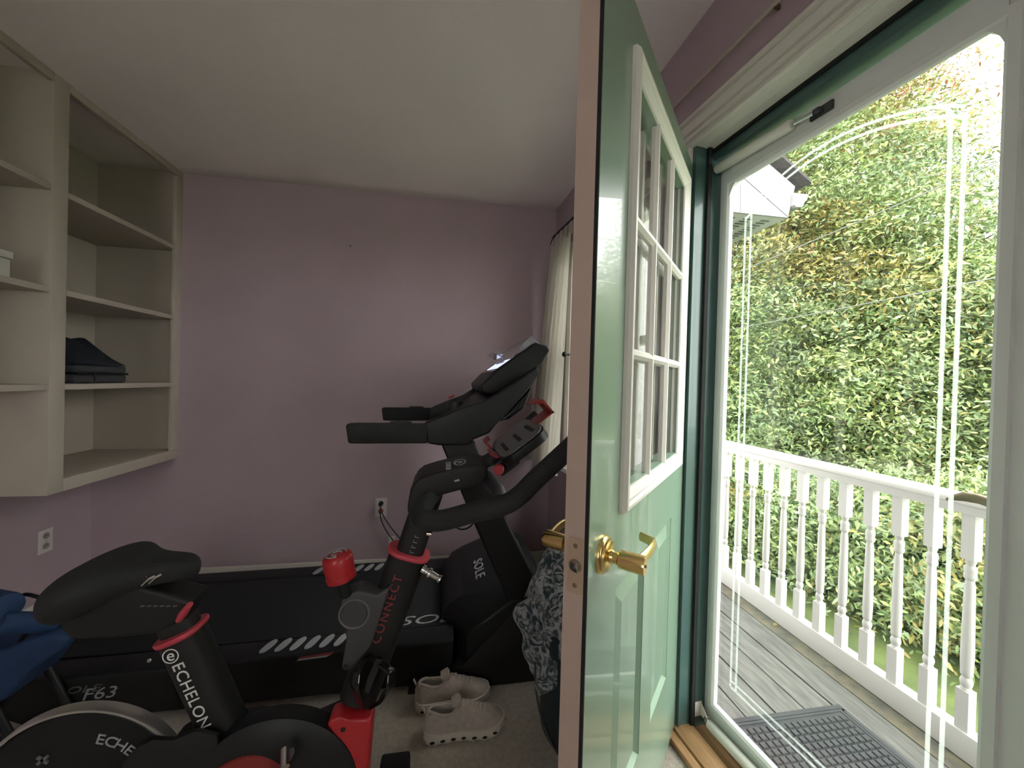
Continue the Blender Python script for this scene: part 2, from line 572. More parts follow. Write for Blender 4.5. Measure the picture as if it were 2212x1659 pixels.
# frame jambs: white inside strip, then green
jb = thing('trim_2', mw=W, label='dark green door frame with black weatherstrip', cat='door frame', kind='structure')
MB(W).box(DS0, DS0 + .02, .045, .17, 0.02, DZT).build('side_jamb', M_JAMB, jb, bevel=.002)
MB(W).box(DS1 - .02, DS1, .045, .17, 0.02, DZT).build('side_jamb', M_JAMB, jb, bevel=.002)
MB(W).box(DS0 + .02, DS1 - .02, .078, .17, DZT - .06, DZT).build('head_jamb', M_JAMB, jb, bevel=.002)
MB(W).box(DS0, DS0 + .02, .0, .045, 0.02, DZT).build('hinge_rabbet', M_JAMB, jb)
MB(W).box(DS1 - .02, DS1, .0, .045, 0.02, DZT).build('strike_rabbet', M_WHITE, jb)
MB(W).box(DS0 + .02, DS1 - .02, .034, .078, DZT - .022, DZT).build('head_stop', M_WHITE, jb)
MB(W).box(DS0 + .02, DS1 - .02, .0, .034, DZT - .02, DZT).build('head_rabbet', M_WHITE, jb)
MB(W).box(DS0 + .02, DS0 + .032, .045, .06, 0.03, DZT - .02).build('weatherstrip', M_RUBBER, jb)
MB(W).box(DS1 - .032, DS1 - .02, .045, .06, 0.03, DZT - .02).build('weatherstrip', M_RUBBER, jb)
MB(W).box(DS0 + .02, DS1 - .02, .068, .079, DZT - .032, DZT - .022).build('weatherstrip', M_RUBBER, jb)
# threshold
th = thing('trim_3', mw=W, label='worn oak threshold at the doorway', cat='threshold', kind='structure')
MB(W).box(DS0, DS1, -.045, -.012, 0.0, .022).build('carpet_strip', M_OAK, th, bevel=.006)
MB(W).prism([(DS0, -.012, 0), (DS0, -.012, .03), (DS0, .012, .04), (DS0, .055, .04), (DS0, .06, .03), (DS0, .06, 0)], (DS1 - DS0, 0, 0)).build('sill_board', M_OAK, th, bevel=.002)
MB(W).box(DS0, DS1, .06, .118, 0, .022).build('sill_channel', M_OAK, th)
MB(W).box(DS0, DS1, .118, .18, -.05, .03).build('outer_sill', M_DARKGAP, th)

# ================================================================ ENTRY DOOR (swung open)
AZ = math.radians(43.7)
HX = V((.864, 1.275, 0))
Dm = Matrix(((-math.sin(AZ), math.cos(AZ), 0, HX.x), (-math.cos(AZ), -math.sin(AZ), 0, HX.y), (0, 0, 1, 0), (0, 0, 0, 1)))
# local: x from hinge to latch, y out of the green face, z up
DW, DT, DB, DTOP = .882, .045, .035, 2.068
door = thing('door_1', mw=Dm, label='green entry door with nine-pane window, swung open', cat='door', kind='structure')
gl0, gl1, gz0, gz1 = .105, .722, .997, 1.972     # moulding outer rectangle
p0, p1 = .15, .678
q0, q1 = 1.045, 1.925
sl = MB(Dm)
panels = [(.19, .392, .315, .84), (.505, .728, .315, .84)]
# slab as pieces around the window and the two raised panels, skin thickness DT
zs = [DB, .315, .84, q0, q1, DTOP]
xs = [0, .19, .392, .505, .728, DW]


def slab(a, b, c, d):
    sl.box(a, b, -DT, 0, c, d)


sl.add([], [])
# one watertight slab front with rectangular holes is built from strips
slab(0, DW, DB, .315)
slab(0, .19, .315, .84)
slab(.392, .505, .315, .84)
slab(.728, DW, .315, .84)
slab(0, DW, .84, q0)
slab(0, p0, q0, q1)
slab(p1, DW, q0, q1)
slab(0, DW, q1, DTOP)
for a, b, c, d in panels:
    sl.box(a, b, -DT + .01, -.02, c, d)
sl.build('slab', M_GREEN, door, smooth=0)
for a, b, c, d in panels:
    pn = MB(Dm)
    o = [(a, -.001, c), (b, -.001, c), (b, -.001, d), (a, -.001, d)]
    i1 = [(a + .012, -.012, c + .012), (b - .012, -.012, c + .012), (b - .012, -.012, d - .012), (a + .012, -.012, d - .012)]
    i2 = [(a + .05, -.002, c + .05), (b - .05, -.002, c + .05), (b - .05, -.002, d - .05), (a + .05, -.002, d - .05)]
    pn.loft([[V(p) for p in r] for r in (o, i1, i2)], cap=False)
    pn.add([V(p) for p in i2], [(0, 1, 2, 3)])
    pn.build('raised_panel', M_GREEN, door, smooth=0)
MB(Dm).box(DW, DW + .004, -DT, -.007, DB, DTOP).build('latch_edge', M_EDGE, door)
MB(Dm).box(DW, DW + .003, -.007, -.0005, DB, DTOP).build('edge_gasket', M_RUBBER, door)
MB(Dm).box(.0, DW, -DT - .002, -DT, DB, q0).box(0, p0, -DT - .002, -DT, q0, q1).box(p1, DW, -DT - .002, -DT, q0, q1).box(0, DW, -DT - .002, -DT, q1, DTOP).build('inner_skin', M_WHITE, door, smooth=0)
# window moulding both sides
for y0, y1, y2, nm in ((0, .016, .005, 'window_moulding'), (-DT, -DT - .016, -DT - .005, 'window_moulding')):
    mo = MB(Dm)

    def rect(d, y):
        return [V((gl0 + d, y, gz0 + d)), V((gl1 - d, y, gz0 + d)), V((gl1 - d, y, gz1 - d)), V((gl0 + d, y, gz1 - d))]
    s_ = 1 if y1 > 0 else -1
    mo.loft([rect(0, y0), rect(0, y0 + s_ * .008), rect(.006, y0 + s_ * .016), rect(.014, y0 + s_ * .017), rect(.02, y0 + s_ * .012), rect(.026, y0 + s_ * .013), rect(.042, y0 + s_ * .004), rect(.045, y0 - s_ * .004), rect(.045, y0 - s_ * .018)], cap=False)
    mo.build(nm, M_WHITE, door, smooth=30)
# muntins on both faces and the nine panes
gx = [p0 + (p1 - p0) * k / 3 for k in range(4)]
gz = [q0 + (q1 - q0) * k / 3 for k in range(4)]
for y0, y1 in ((-.012, .006), (-DT + .012, -DT - .006)):
    for k in (1, 2):
        MB(Dm).prism([(gx[k] - .011, y0, q0 - .005), (gx[k] - .011, y0 + (y1 - y0) * .5, q0 - .005), (gx[k] - .004, y1, q0 - .005), (gx[k] + .004, y1, q0 - .005), (gx[k] + .011, y0 + (y1 - y0) * .5, q0 - .005), (gx[k] + .011, y0, q0 - .005)], (0, 0, q1 - q0 + .01)).build('muntin', M_WHITE, door, smooth=0)
        MB(Dm).prism([(p0 - .005, y0, gz[k] - .011), (p0 - .005, y0 + (y1 - y0) * .5, gz[k] - .011), (p0 - .005, y1, gz[k] - .004), (p0 - .005, y1, gz[k] + .004), (p0 - .005, y0 + (y1 - y0) * .5, gz[k] + .011), (p0 - .005, y0, gz[k] + .011)], (p1 - p0 + .01, 0, 0)).build('muntin', M_WHITE, door, smooth=0)
for i in range(3):
    for j in range(3):
        MB(Dm).box(gx[i] + .001, gx[i + 1] - .001, -.024, -.020, gz[j] + .001, gz[j + 1] - .001).build('pane', M_PANE, door, smooth=0)
# lever handles
hx, hz = .812, .945
for sgn, yb in ((1, 0.0), (-1, -DT)):
    hd = MB(Dm).lathe([(.0, 0), (.036, 0), (.036, .004), (.033, .008), (.030, .009), (.029, .013), (.022, .016), (.014, .017), (.012, .022), (0, .022)], (hx, yb, hz), (0, sgn, 0), 32).build('rose', M_BRASS, door)
    lv = MB(Dm)
    lv.lathe([(.0, .015), (.0115, .015), (.0115, .03), (.0165, .034), (.0175, .075), (.016, .080), (0, .080)], (hx, yb, hz), (0, sgn, 0), 28)
    lv.build('lever_hub', M_BRASS, hd)
    lb = MB(Dm)
    y = yb + sgn * .068
    pts = []
    for k in range(13):
        t = k / 12
        pts.append(V((hx - .118 * t, y + sgn * .006 * math.sin(t * 3.1) - sgn * .03 * max(0, t - .82) / .18, hz + .002 + .006 * math.sin(t * 2.6))))
    lb.tube(pts, [.0135 - .004 * (k / 12) for k in range(13)], 14, True, .5, (0, 0, 1))
    lb.build('lever', M_BRASS, hd)
    MB(Dm).lathe([(0, .080), (.0035, .080), (.003, .0815), (0, .0815)], (hx, yb, hz), (0, sgn, 0), 12).build('key_turn', M_BRASSD, hd)
# latch plate
lp = MB(Dm)
pl = []
for cx_, cz_, a0 in ((-.010, hz + .044, 90), (-.034, hz + .044, 180)):
    pass
rr_ = []
for (cy, cz, a0) in ((-.0135, hz + .043, 0), (-.0315, hz + .043, 90), (-.0315, hz - .043, 180), (-.0135, hz - .043, 270)):
    for k in range(4):
        a = math.radians(a0 + 30 * k)
        rr_.append(V((DW + .004, cy + .006 * math.cos(a), cz + .006 * math.sin(a))))
lp.prism(rr_, (.0015, 0, 0))
lpo = lp.build('latch_plate', mat('latch_plate_brass', (.66, .52, .38), .35, .8), door, smooth=0)
MB(Dm).lathe([(0, 0), (.012, 0), (.012, .0008), (.0105, .001), (0, .001)], (DW + .0055, -.0225, hz), (1, 0, 0), 24).build('latch_ring', M_BRASSD, lpo)
MB(Dm).prism([(DW + .005, -.031, hz - .008), (DW + .008, -.031, hz - .008), (DW + .016, -.014, hz - .008), (DW + .005, -.014, hz - .008)], (0, 0, .016)).build('latch_bolt', M_STEEL, lpo, bevel=.002)
for dz in (-.035, .035):
    MB(Dm).lathe([(0, 0), (.0045, 0), (.004, .0012), (0, .0014)], (DW + .0055, -.0225, hz + dz), (1, 0, 0), 14).build('screw', M_BRASSD, lpo)
# hinges
for z in (.25, 1.05, 1.85):
    MB(Dm).lathe([(0, 0), (.007, 0), (.007, .1), (0, .1)], (-.004, -DT - .006, z), (0, 0, 1), 12).build('hinge', M_BRASSD, door)

# ================================================================ STORM DOOR
st = thing('door_2', mw=W, label='white aluminium storm door with full etched glass', cat='door', kind='structure')
S0, S1, SZ0, SZ1 = DS0 + .022, DS1 - .022, .035, 2.068
G0, G1, GZ0, GZ1 = 1.402, 2.052, .135, 1.982   # glass opening at its inner face
oy0, oy1 = .108, .124
for a, b, nm in ((S0, G0, 'stile'), (G1, S1, 'stile')):
    MB(W).box(a, b, oy0, oy1, SZ0, SZ1).build(nm, M_ALU, st, bevel=.004)
MB(W).box(G0, G1, oy0, oy1, GZ1, SZ1).build('top_rail', M_ALU, st, bevel=.004)
MB(W).box(G0, G1, oy0, oy1, SZ0, GZ0).build('bottom_rail', M_ALU, st, bevel=.004)
gk = MB(W)


def rct(d, y):
    return [V((G0 + d, y, GZ0 + d)), V((G1 - d, y, GZ0 + d)), V((G1 - d, y, GZ1 - d)), V((G0 + d, y, GZ1 - d))]


gk.loft([rct(-.022, oy0), rct(-.020, oy0 - .008), rct(-.004, oy0 - .010), rct(.003, oy0 - .004), rct(.005, oy0 + .003)], cap=False)
gk.build('glazing_bead', M_ALU, st, smooth=25)
# clipped upper corner pieces of the glazing opening
for a, s_ in ((G1, -1), (G0, 1)):
    MB(W).prism([(a, oy0 - .006, GZ1), (a + s_ * .030, oy0 - .006, GZ1), (a + s_ * .018, oy0 - .006, GZ1 - .012), (a + s_ * .008, oy0 - .006, GZ1 - .028), (a, oy0 - .006, GZ1 - .05)], (0, .02, 0)).build('corner_piece', M_ALU, st, smooth=0)
MB(W).box(G0 + .002, G1 - .002, .112, .116, GZ0 + .002, GZ1 - .002).build('glass', M_STORM, st, smooth=0)
# etched lines: two arched outlines crossing at the corners
gs0, gs1, gb, gt = 1.468, 1.996, .25, 1.855


def arch(d):
    pts = []
    a, b = gs0 + d, gs1 - d
    return a, b


for sx in (gs0, gs0 + .022, gs1 - .022, gs1):
    top = gt - (.0 if sx in (gs0 + .022, gs1 - .022) else .012)
    MB(W).tube([(sx, .1105, gb - .0), (sx, .1105, top)], .0042, 8, True, .45, (1, 0, 0)).build('etched_line', M_GROOVE, st)
for dz in (0, -.022):
    pts = []
    for k in range(25):
        t = k / 24
        s_ = gs0 + (gs1 - gs0) * t
        pts.append(V((s_, .1105, gt + dz + .085 * math.sin(math.pi * t) ** .8)))
    MB(W).tube(pts, .004, 8, True, .45, (0, 0, 1)).build('etched_line', M_GROOVE, st)
for zz in (gb, gb + .022):
    MB(W).tube([(gs0, .1105, zz), (gs1, .1105, zz)], .004, 8, True, .45, (0, 0, 1)).build('etched_line', M_GROOVE, st)
# handle
hn = MB(W)
pts = [PW(2043, 1079, .205), PW(2060, 1075, .212), PW(2085, 1073, .214), PW(2115, 1078, .212), PW(2150, 1090, .208), PW(2190, 1108, .202)]
pp = []
for i in range(len(pts) - 1):
    for k in range(4):
        pp.append(pts[i].lerp(pts[i + 1], k / 4))
pp.append(pts[-1])
hn.tube(pp, [.002 + .009 * min(1, k / 8) for k in range(len(pp))], 12, True, .8, (0, 0, 1))
ho = hn.build('pull_lever', M_BRASSD, st)
e_ = pts[-1]
MB(W).box(e_.x + .03, e_.x + .07, oy1, oy1 + .01, e_.z - .07, e_.z + .07).build('handle_plate', M_BRASSD, ho, bevel=.004)
MB(W).tube([(e_.x + .05, oy1, e_.z), (e_.x + .045, e_.y, e_.z), e_], .009, 12).build('handle_post', M_BRASSD, ho)


def closer(name, br, t0, t1, t2, label):
    c = thing(name, mw=W, label=label, cat='door closer', group='pneumatic closers of the storm door')
    br, t0, t1, t2 = V(br), V(t0), V(t1), V(t2)
    d = (t1 - t0).normalized()
    MB(W).tube([t0, t0 + d * .008, t0 + d * .01, t1 - d * .006, t1], [.0155, .0155, .0165, .0165, .013], 20).build('cylinder', M_WHITE, c)
    MB(W).tube([br + d * .02, t0], .0045, 10).build('piston_rod', M_STEEL, c)
    MB(W).tube([t1, t2], .0055, 8).build('end_rod', M_STEEL, c)
    b = MB(W)
    b.prism([(br.x - .014, br.y + .01, br.z - .025), (br.x - .014, br.y + .01, br.z + .025), (br.x + .03, br.y - .002, br.z + .008), (br.x + .03, br.y - .002, br.z - .008)], (0, -.004, 0))
    b.box(br.x - .016, br.x - .012, br.y - .03, br.y + .012, br.z - .026, br.z + .026)
    b.build('jamb_bracket', M_WHITE, c, bevel=.0015)
    MB(W).tube([br + V((.026, -.008, 0)), br + V((.026, .008, 0))], .005, 10).build('pivot_pin', M_STEEL, c)
    b = MB(W)
    b.box(t2.x - .03, t2.x + .03, t2.y + .004, t2.y + .012, t2.z - .012, t2.z + .012)
    b.prism([(t2.x - .02, t2.y + .006, t2.z - .006), (t2.x + .01, t2.y + .006, t2.z - .006), (t2.x + .004, t2.y - .010, t2.z - .006), (t2.x - .012, t2.y - .010, t2.z - .006)], (0, 0, .012))
    b.build('door_bracket', M_DGREY, c, bevel=.001)


a0 = PW(1526, 383, .085)
closer('door_closer', (a0.x, .085, a0.z), PW(1549, 366, .085), PW(1712, 268, .088), PW(1770, 238, .095), 'white pneumatic closer at the top of the storm door')
a0 = PW(1494, 1512, .085)
b0 = PW(1518, 1556, .085)
closer('door_closer', (DS0 + .036, .085, .088), (DS0 + .075, .085, .075), (DS0 + .36, .083, .092), (DS0 + .46, .095, .095), 'white pneumatic closer at the bottom of the storm door')

# ================================================================ WINDOW 1 AND CURTAIN
w1 = thing('window_1', mw=W, label='white sash window behind the curtain and open door', cat='window', kind='structure')
f = MB(W)
f.box(NS0, NS0 + .04, .03, .1, NZ0, NZ1).box(NS1 - .04, NS1, .03, .1, NZ0, NZ1).box(NS0, NS1, .03, .1, NZ0, NZ0 + .04).box(NS0, NS1, .03, .1, NZ1 - .04, NZ1).box(NS0, NS1, .04, .09, 1.45, 1.49)
f.build('window_frame', M_WHITE, w1, bevel=.003)
MB(W).box(NS0 + .04, NS1 - .04, .063, .067, NZ0 + .04, 1.45).build('pane', M_PANE, w1)
MB(W).box(NS0 + .04, NS1 - .04, .063, .067, 1.49, NZ1 - .04).build('pane', M_PANE, w1)
MB(W).box(NS0 - .07, NS1 + .07, -.03, .02, NZ0 - .03, NZ0).build('window_sill', M_WHITE, w1, bevel=.005)
MB(W).box(NS0 - .06, NS0, -.012, 0, NZ0, NZ1 + .06).box(NS1, NS1 + .06, -.012, 0, NZ0, NZ1 + .06).box(NS0, NS1, -.012, 0, NZ1, NZ1 + .06).build('window_casing', M_WHITE, w1)


def curtain(name, s0t, s1t, s0b, s1b, zt, zb, off, label, nf):
    def fn(u, v):
        z = zt + (zb - zt) * v
        a = s0t + (s0b - s0t) * v
        b = s1t + (s1b - s1t) * v
        wv = math.sin(u * nf * 2 * math.pi + 1.1 * math.sin(v * 2.3)) + .4 * math.sin(u * nf * 4.7 * math.pi + 2 * v)
        amp = .010 + .016 * v
        hem = .012 * math.sin(u * 9 + 1) * v
        return V((a + (b - a) * u, off - .05 * v + wv * amp, z + hem))
    c = MB(W).grid(fn, 90, 40).build(name, M_CURTAIN, mw=W @ Matrix.Translation((s0t, off, zt)), smooth=180, label=label, cat='curtain')
    return c


ct = curtain('curtain', .17, .50, .03, .46, 2.12, .735, -.10, 'white cotton curtain panel hanging beside the open green door', 5)
tp = MB(W)
for k, s_ in enumerate((.20, .27, .34, .41, .48)):
    tp.prism([(s_ - .03, -.100, 2.11), (s_ + .03, -.100, 2.11), (s_ + .012, -.096, 2.185), (s_ - .012, -.096, 2.185)], (0, -.004, 0))
tpo = tp.build('tab_top', M_CURTAIN, ct)
cr = thing('curtain_rod', mw=W @ Matrix.Translation((.17, -.1, 2.17)), label='thin dark curtain rod above the curtained window', cat='curtain rod')
MB(W).tube([(.155, 0.0, 2.135), (.155, -.07, 2.14), (.17, -.098, 2.16), (.22, -.1, 2.19), (1.2, -.1, 2.19)], .006, 10).build('rod', M_BLACKM, cr)
MB(W).box(.14, .17, -.006, 0, 2.11, 2.16).build('bracket', M_BLACKM, cr)
hb = thing('curtain_holdback', mw=W @ Matrix.Translation((.47, 0, 1.42)), label='small black curtain holdback knob at mid height', cat='curtain holdback')
MB(W).tube([(.52, 0, 1.425), (.52, -.12, 1.425)], .006, 10).build('stem', M_BLACKM, hb)
MB(W).lathe([(0, 0), (.012, .002), (.017, .01), (.012, .02), (0, .022)], (.52, -.12, 1.425), (0, -1, 0), 14).build('knob', M_BLACKM, hb)

# rod above the doorway
dr = thing('curtain_rod', mw=W @ Matrix.Translation((1.1, -.03, 2.345)), label='thin tarnished metal rod fixed above the door casing', cat='curtain rod')
MB(W).tube([(1.05, -.022, 2.325), (2.5, -.022, 2.335)], .0055, 8).build('rod', mat('cream_rod', (.46, .42, .34), .5), dr)
for s_ in (1.1, 1.665, 2.35):
    MB(W).box(s_ - .004, s_ + .004, -.022, 0, 2.322, 2.336).build('bracket', M_BRASSD, dr, bevel=.002)

# ================================================================ WALL SHELF UNIT
CX0, CX1 = XL, -1.565
su = thing('wall_shelf_unit', (-1.8, 2.2, .755), 'white built-in open shelf unit high on the left wall', 'shelf unit')
zt_ = 2.447
MB().box(CX0, CX1, 1.835, 1.90, .755, zt_).build('divider_panel', M_SHELF, su, bevel=.002)
MB().box(CX1 - .02, CX1, 2.545, 2.6, .80, zt_ - .04).build('end_stile', M_SHELF, su, bevel=.002)
MB().box(CX0, CX1, .90, .955, 1.19, zt_).build('near_end_panel', M_SHELF, su, bevel=.002)
MB().box(CX1 - .02, CX1, 1.90, 2.6, zt_ - .035, zt_).build('top_rail', M_SHELF, su, bevel=.002)
MB().box(CX1 - .02, CX1, .955, 1.835, zt_ - .035, zt_).build('top_rail', M_SHELF, su, bevel=.002)
MB().box(CX0, CX1, 1.90, 2.6, .755, .808).build('bottom_panel', M_SHELF, su, bevel=.002)
MB().box(CX0, CX0 + .006, 1.90, 2.6, .808, zt_).build('back_panel', M_SHELF, su)
MB().box(CX0, CX0 + .006, .955, 1.835, 1.2, zt_).build('back_panel', M_SHELF, su)
MB().box(CX0 + .006, CX1 - .02, 2.592, 2.6, .808, zt_).build('far_end_panel', M_SHELF, su)
for z in (1.204, 1.596, 2.003):
    MB().box(CX0 + .006, CX1 - .004, 1.90, 2.592, z - .024, z).build('shelf', M_SHELF, su, bevel=.002)
    MB().box(CX0 + .006, CX1 - .004, .955, 1.835, z - .024, z).build('shelf', M_SHELF, su, bevel=.002)

# things on the shelves
lc = thing('carrying_case', (-1.75, 2.2, 1.204), 'grey fabric carrying case lying on the white shelf', 'case')
MB().box(-1.93, -1.61, 2.0, 2.28, 1.206, 1.245).build('lower_shell', M_CASE, lc, bevel=.015, seg=3)
MB().box(-1.93, -1.61, 2.0, 2.28, 1.252, 1.288).build('upper_shell', M_CASE, lc, bevel=.015, seg=3)
MB().box(-1.925, -1.606, 2.005, 2.284, 1.243, 1.254).build('zipper', M_BLACK, lc, bevel=.002)
MB().tube([(-1.60, 2.08, 1.249), (-1.596, 2.08, 1.235), (-1.596, 2.08, 1.215)], .004, 8).build('zip_pull', M_BLACK, lc)


def fold(u, v):
    x = -1.92 + u * .315
    y = 2.0 + v * .27
    e = (min(1, u / .12) * min(1, (1 - u) / .42) * min(1, v / .15) * min(1, (1 - v) / .25)) ** .6
    return V((x, y, 1.290 + .115 * e + .010 * math.sin(u * 9 + v * 4) * e + .006 * math.sin(v * 17 + u * 3) * e))


fc = MB().grid(fold, 24, 20)
fc.box(-1.90, -1.63, 2.02, 2.25, 1.289, 1.295)
fc.build('folded_garment', M_NAVY, loc=(-1.75, 2.2, 1.289), smooth=70, label='dark navy garment folded on top of the grey case', cat='garment')
bx_ = thing('cardboard_box', (-1.70, 1.6, 1.597), 'flat white box on the near shelf, cut by the photo edge', 'box')
MB().box(-1.86, -1.58, 1.40, 1.705, 1.597, 1.662).build('box_body', M_PAPER, bx_, bevel=.003)
MB().box(-1.865, -1.575, 1.395, 1.71, 1.664, 1.69).build('box_lid', M_PAPER, bx_, bevel=.003)


def outlet(name, c, right, nrm, label, w=.036, h=.060, sockets=True):
    c, R, N = V(c), V(right), V(nrm)
    o = thing(name, c, label, 'outlet')
    U = V((0, 0, 1))
    MB().obox(c + N * .003, R, U, N, w, h, .003).build('cover_plate', M_PLASTW, o, bevel=.002)
    if sockets:
        for s_ in (-1, 1):
            so = MB().lathe([(0, .005), (.0165, .005), (.016, .008), (0, .008)], c + U * (s_ * .026), N, 20).build('socket', mat('socket_face', (.30, .27, .26), .5), o)
            for q in (-1, 1):
                MB().obox(c + U * (s_ * .026 + .003) + R * (q * .006) + N * .0082, R, U, N, .0012, .004, .0005).build('slot', M_HOLE, so)
        MB().lathe([(0, .006), (.003, .006), (.002, .0075), (0, .0075)], c, N, 10).build('screw', M_STEEL, o)
    return o


outlet('wall_outlet', (XL, 2.335, .385), (0, 1, 0), (1, 0, 0), 'white duplex outlet on the left wall under the shelf unit')
oc = V((-.392, YB, .425))
outlet('wall_outlet', oc, (1, 0, 0), (0, -1, 0), 'white duplex outlet with a black plug on the back wall')
oj = outlet('phone_jack', (-.318, YB, .21), (1, 0, 0), (0, -1, 0), 'small white cable jack low on the back wall', .022, .022, False)
MB().box(-.335, -.305, YB - .03, YB - .006, .195, .225).build('jack_body', M_PLASTW, oj, bevel=.003)
pg = thing('power_cord', (-.392, YB - .02, .43), 'black power cord plugged into the back wall outlet', 'power cord')
MB().lathe([(0, .008), (.015, .008), (.014, .03), (.008, .045), (0, .045)], oc + V((0, 0, .026)), (0, -1, 0), 14).build('plug', M_BLACK, pg)
MB().lathe([(0, .008), (.014, .008), (.013, .03), (.008, .04), (0, .04)], oc + V((0, 0, -.02)), (0, -1, 0), 14).build('plug', M_REDD, pg)


def bez(a, b, c, d, n=14):
    return [V(a) * (1 - t) ** 3 + V(b) * 3 * t * (1 - t) ** 2 + V(c) * 3 * t * t * (1 - t) + V(d) * t ** 3 for t in [k / n for k in range(n + 1)]]


MB().tube(bez(oc + V((0, -.045, .026)), oc + V((0, -.08, -.02)), (-.28, 2.54, .24), (-.12, 2.50, .11)), .0035, 8).build('cord', M_BLACK, pg)
MB().tube(bez(oc + V((0, -.04, -.02)), oc + V((0, -.06, -.09)), (-.30, 2.55, .18), (-.15, 2.52, .10)), .0035, 8).build('cord', M_BLACK, pg)
MB().tube([(-.618, 2.6, 2.097), (-.618, 2.585, 2.1)], .004, 8).build('wall_nail', M_BRASSD, label='small nail sticking out of the lilac back wall', cat='nail', loc=(-.618, 2.6, 2.097))

# ================================================================ TREADMILL
tm = thing('treadmill', (-.5, 1.98, 0), 'large black folding treadmill along the lilac back wall', 'treadmill')
YN, YFR = 1.63, 2.26       # near and far rails (centres)


def rail(yc, nm='side_rail'):
    a, b = yc - .055, yc + .055
    r = MB()
    r.prism([(-1.46, a, .06), (-1.50, a, .09), (-1.50, a, .15), (-1.44, a, .185), (.06, a, .205), (.06, a, .03), (-1.40, a, .03)], (0, b - a, 0))
    return r.build(nm, M_BLACK, tm, bevel=.012, seg=3)


rn = rail(YN)
rf = rail(YFR)


def pad(par, x, yc, z, L=.03, wd=.075):
    pts = []
    for k in range(16):
        a = 2 * math.pi * k / 16
        ca, sa = math.cos(a), math.sin(a)
        e = (abs(ca) ** 2.6 + abs(sa) ** 2.6) ** (-1 / 2.6)
        u, v = ca * e * L * .5, sa * e * wd * .5
        pts.append(V((x + u + v * .35, yc + v, z + .0006 * 0)))
    return MB().prism(pts, (0, 0, .004)).build('foot_pad', M_PAD, par, smooth=0)


for k in range(6):
    pad(rn, -.66 + k * .054, YN + .012, .196 + k * .0007)
for k in range(8):
    pad(rf, -.665 + k * .054 if k else -.66, YFR - .012, .196 + k * .0007) if k != 1 else None
MB().box(-1.42, .05, YN + .05, YFR - .05, .05, .155).build('deck_board', M_BLACKM, tm)
bl = MB()
bl.prism([(-1.44, YN + .062, .14), (-1.425, YN + .062, .178), (-1.40, YN + .062, .186), (.07, YN + .062, .198), (.07, YN + .062, .14)], (0, YFR - YN - .124, 0))
blt = bl.build('running_belt', M_BELT, tm, bevel=.006)
text('SOLE', 'lettering', M_PRINTG, blt, (-.03, YN + .105, .1985), (1, 0, .008), (-.1, 1, 0), .088, .0005, squeeze=1.55, shear=.3)
MB().box(-1.49, -1.43, YN + .05, YFR - .05, .055, .15).build('rear_roller_cover', M_BLACK, tm, bevel=.012)
# side skirt prints
text('F63', 'lettering', M_PRINTG, rn, PY(212, 1499, YN - .0565), (1, 0, .02), (0, 0, 1), .058, .0005, squeeze=1.25, shear=.3)
text('SOLE', 'lettering', M_PRINTD, rn, PY(168, 1491, YN - .0565), (1, 0, .02), (0, 0, 1), .034, .0005, squeeze=1.7, shear=.3)
c = PY(678, 1419, YN - .056)
MB().prism([c + V((-.06, 0, -.006)), c + V((.06, 0, .0)), c + V((.075, 0, .014)), c + V((-.05, 0, .004))], (0, -.001, 0)).build('decal', M_PRINTR, rn, smooth=0)
MB().prism([c + V((-.06, -.001, -.009)), c + V((.045, -.001, -.004)), c + V((.06, -.001, .004)), c + V((-.055, -.001, -.003))], (0, -.0006, 0)).build('decal', M_PRINTG, rn, smooth=0)
c = PY(322, 1427, YN - .056)
MB().lathe([(0, 0), (.008, 0), (.006, .003), (0, .004)], c, (0, -1, 0), 12).build('bolt', M_STEEL, rn)
# motor hood
hp = [(.03, .06), (.03, .215), (.06, .265), (.12, .30), (.30, .375), (.36, .385), (.46, .36), (.50, .30), (.50, .06)]
hd_ = MB()
rings = []
for y, sc, dx in ((YN - .045, .90, .012), (YN - .0, .97, .0), (YN + .10, 1.0, -.02), (YFR - .10, 1.0, -.02), (YFR, .97, .0), (YFR + .045, .9, .012)):
    ch = .07 if abs(y - 1.98) > .33 else 0.0
    rings.append([V((x + (ch if k < 4 else 0) + dx * (k < 4), y, .06 + (z - .06) * sc)) for k, (x, z) in enumerate(hp)])
hd_.loft(rings)
hood = hd_.build('motor_hood', M_BLACK, tm, bevel=.008, seg=2)
hr = V((0, -1, 0))
hu = V((.18, 0, .075)).normalized()
c = PY(1031, 1236, 1.93)
text('SOLE', 'lettering', M_PRINTG, hood, V((.185, 1.90, .3335)), hr, hu, .068, .0012, squeeze=1.15, space=1.08)
text('DRIVE', 'lettering', M_PRINTR, hood, V((.275, 1.86, .3715)), hr, hu, .040, .0012, squeeze=1.2, shear=.2)
# base frame and uprights
for yc, nm in ((YN - .03, 'base_frame'), (YFR + .03, 'base_frame')):
    MB().prism([(-.12, yc - .03, .0), (-.10, yc - .03, .06), (.10, yc - .03, .10), (.30, yc - .03, .30), (.42, yc - .03, .30), (.46, yc - .03, .18), (.47, yc - .03, .0)], (0, .06, 0)).build(nm, M_BLACKM, tm, bevel=.008)
for yc in (YN - .035, YFR + .035):
    a = [PY(x, y, YN - .06) for x, y in ((951, 955), (1027, 955), (1097, 1130), (1149, 1236), (1149, 1248), (1128, 1297), (1098, 1297), (1026, 1136))]
    MB().prism([V((p.x, yc - .035, p.z)) for p in a], (0, .07, 0)).build('upright', M_BLACKM, tm, bevel=.012, seg=3)
a = [PY(x, y, YN - .096) for x, y in ((1110, 1180), (1150, 1262))]
up_ = MB().tube([V((p.x + .012, YN - .02, p.z)) for p in a], .012, 10).build('gas_strut', M_BLACK, tm)
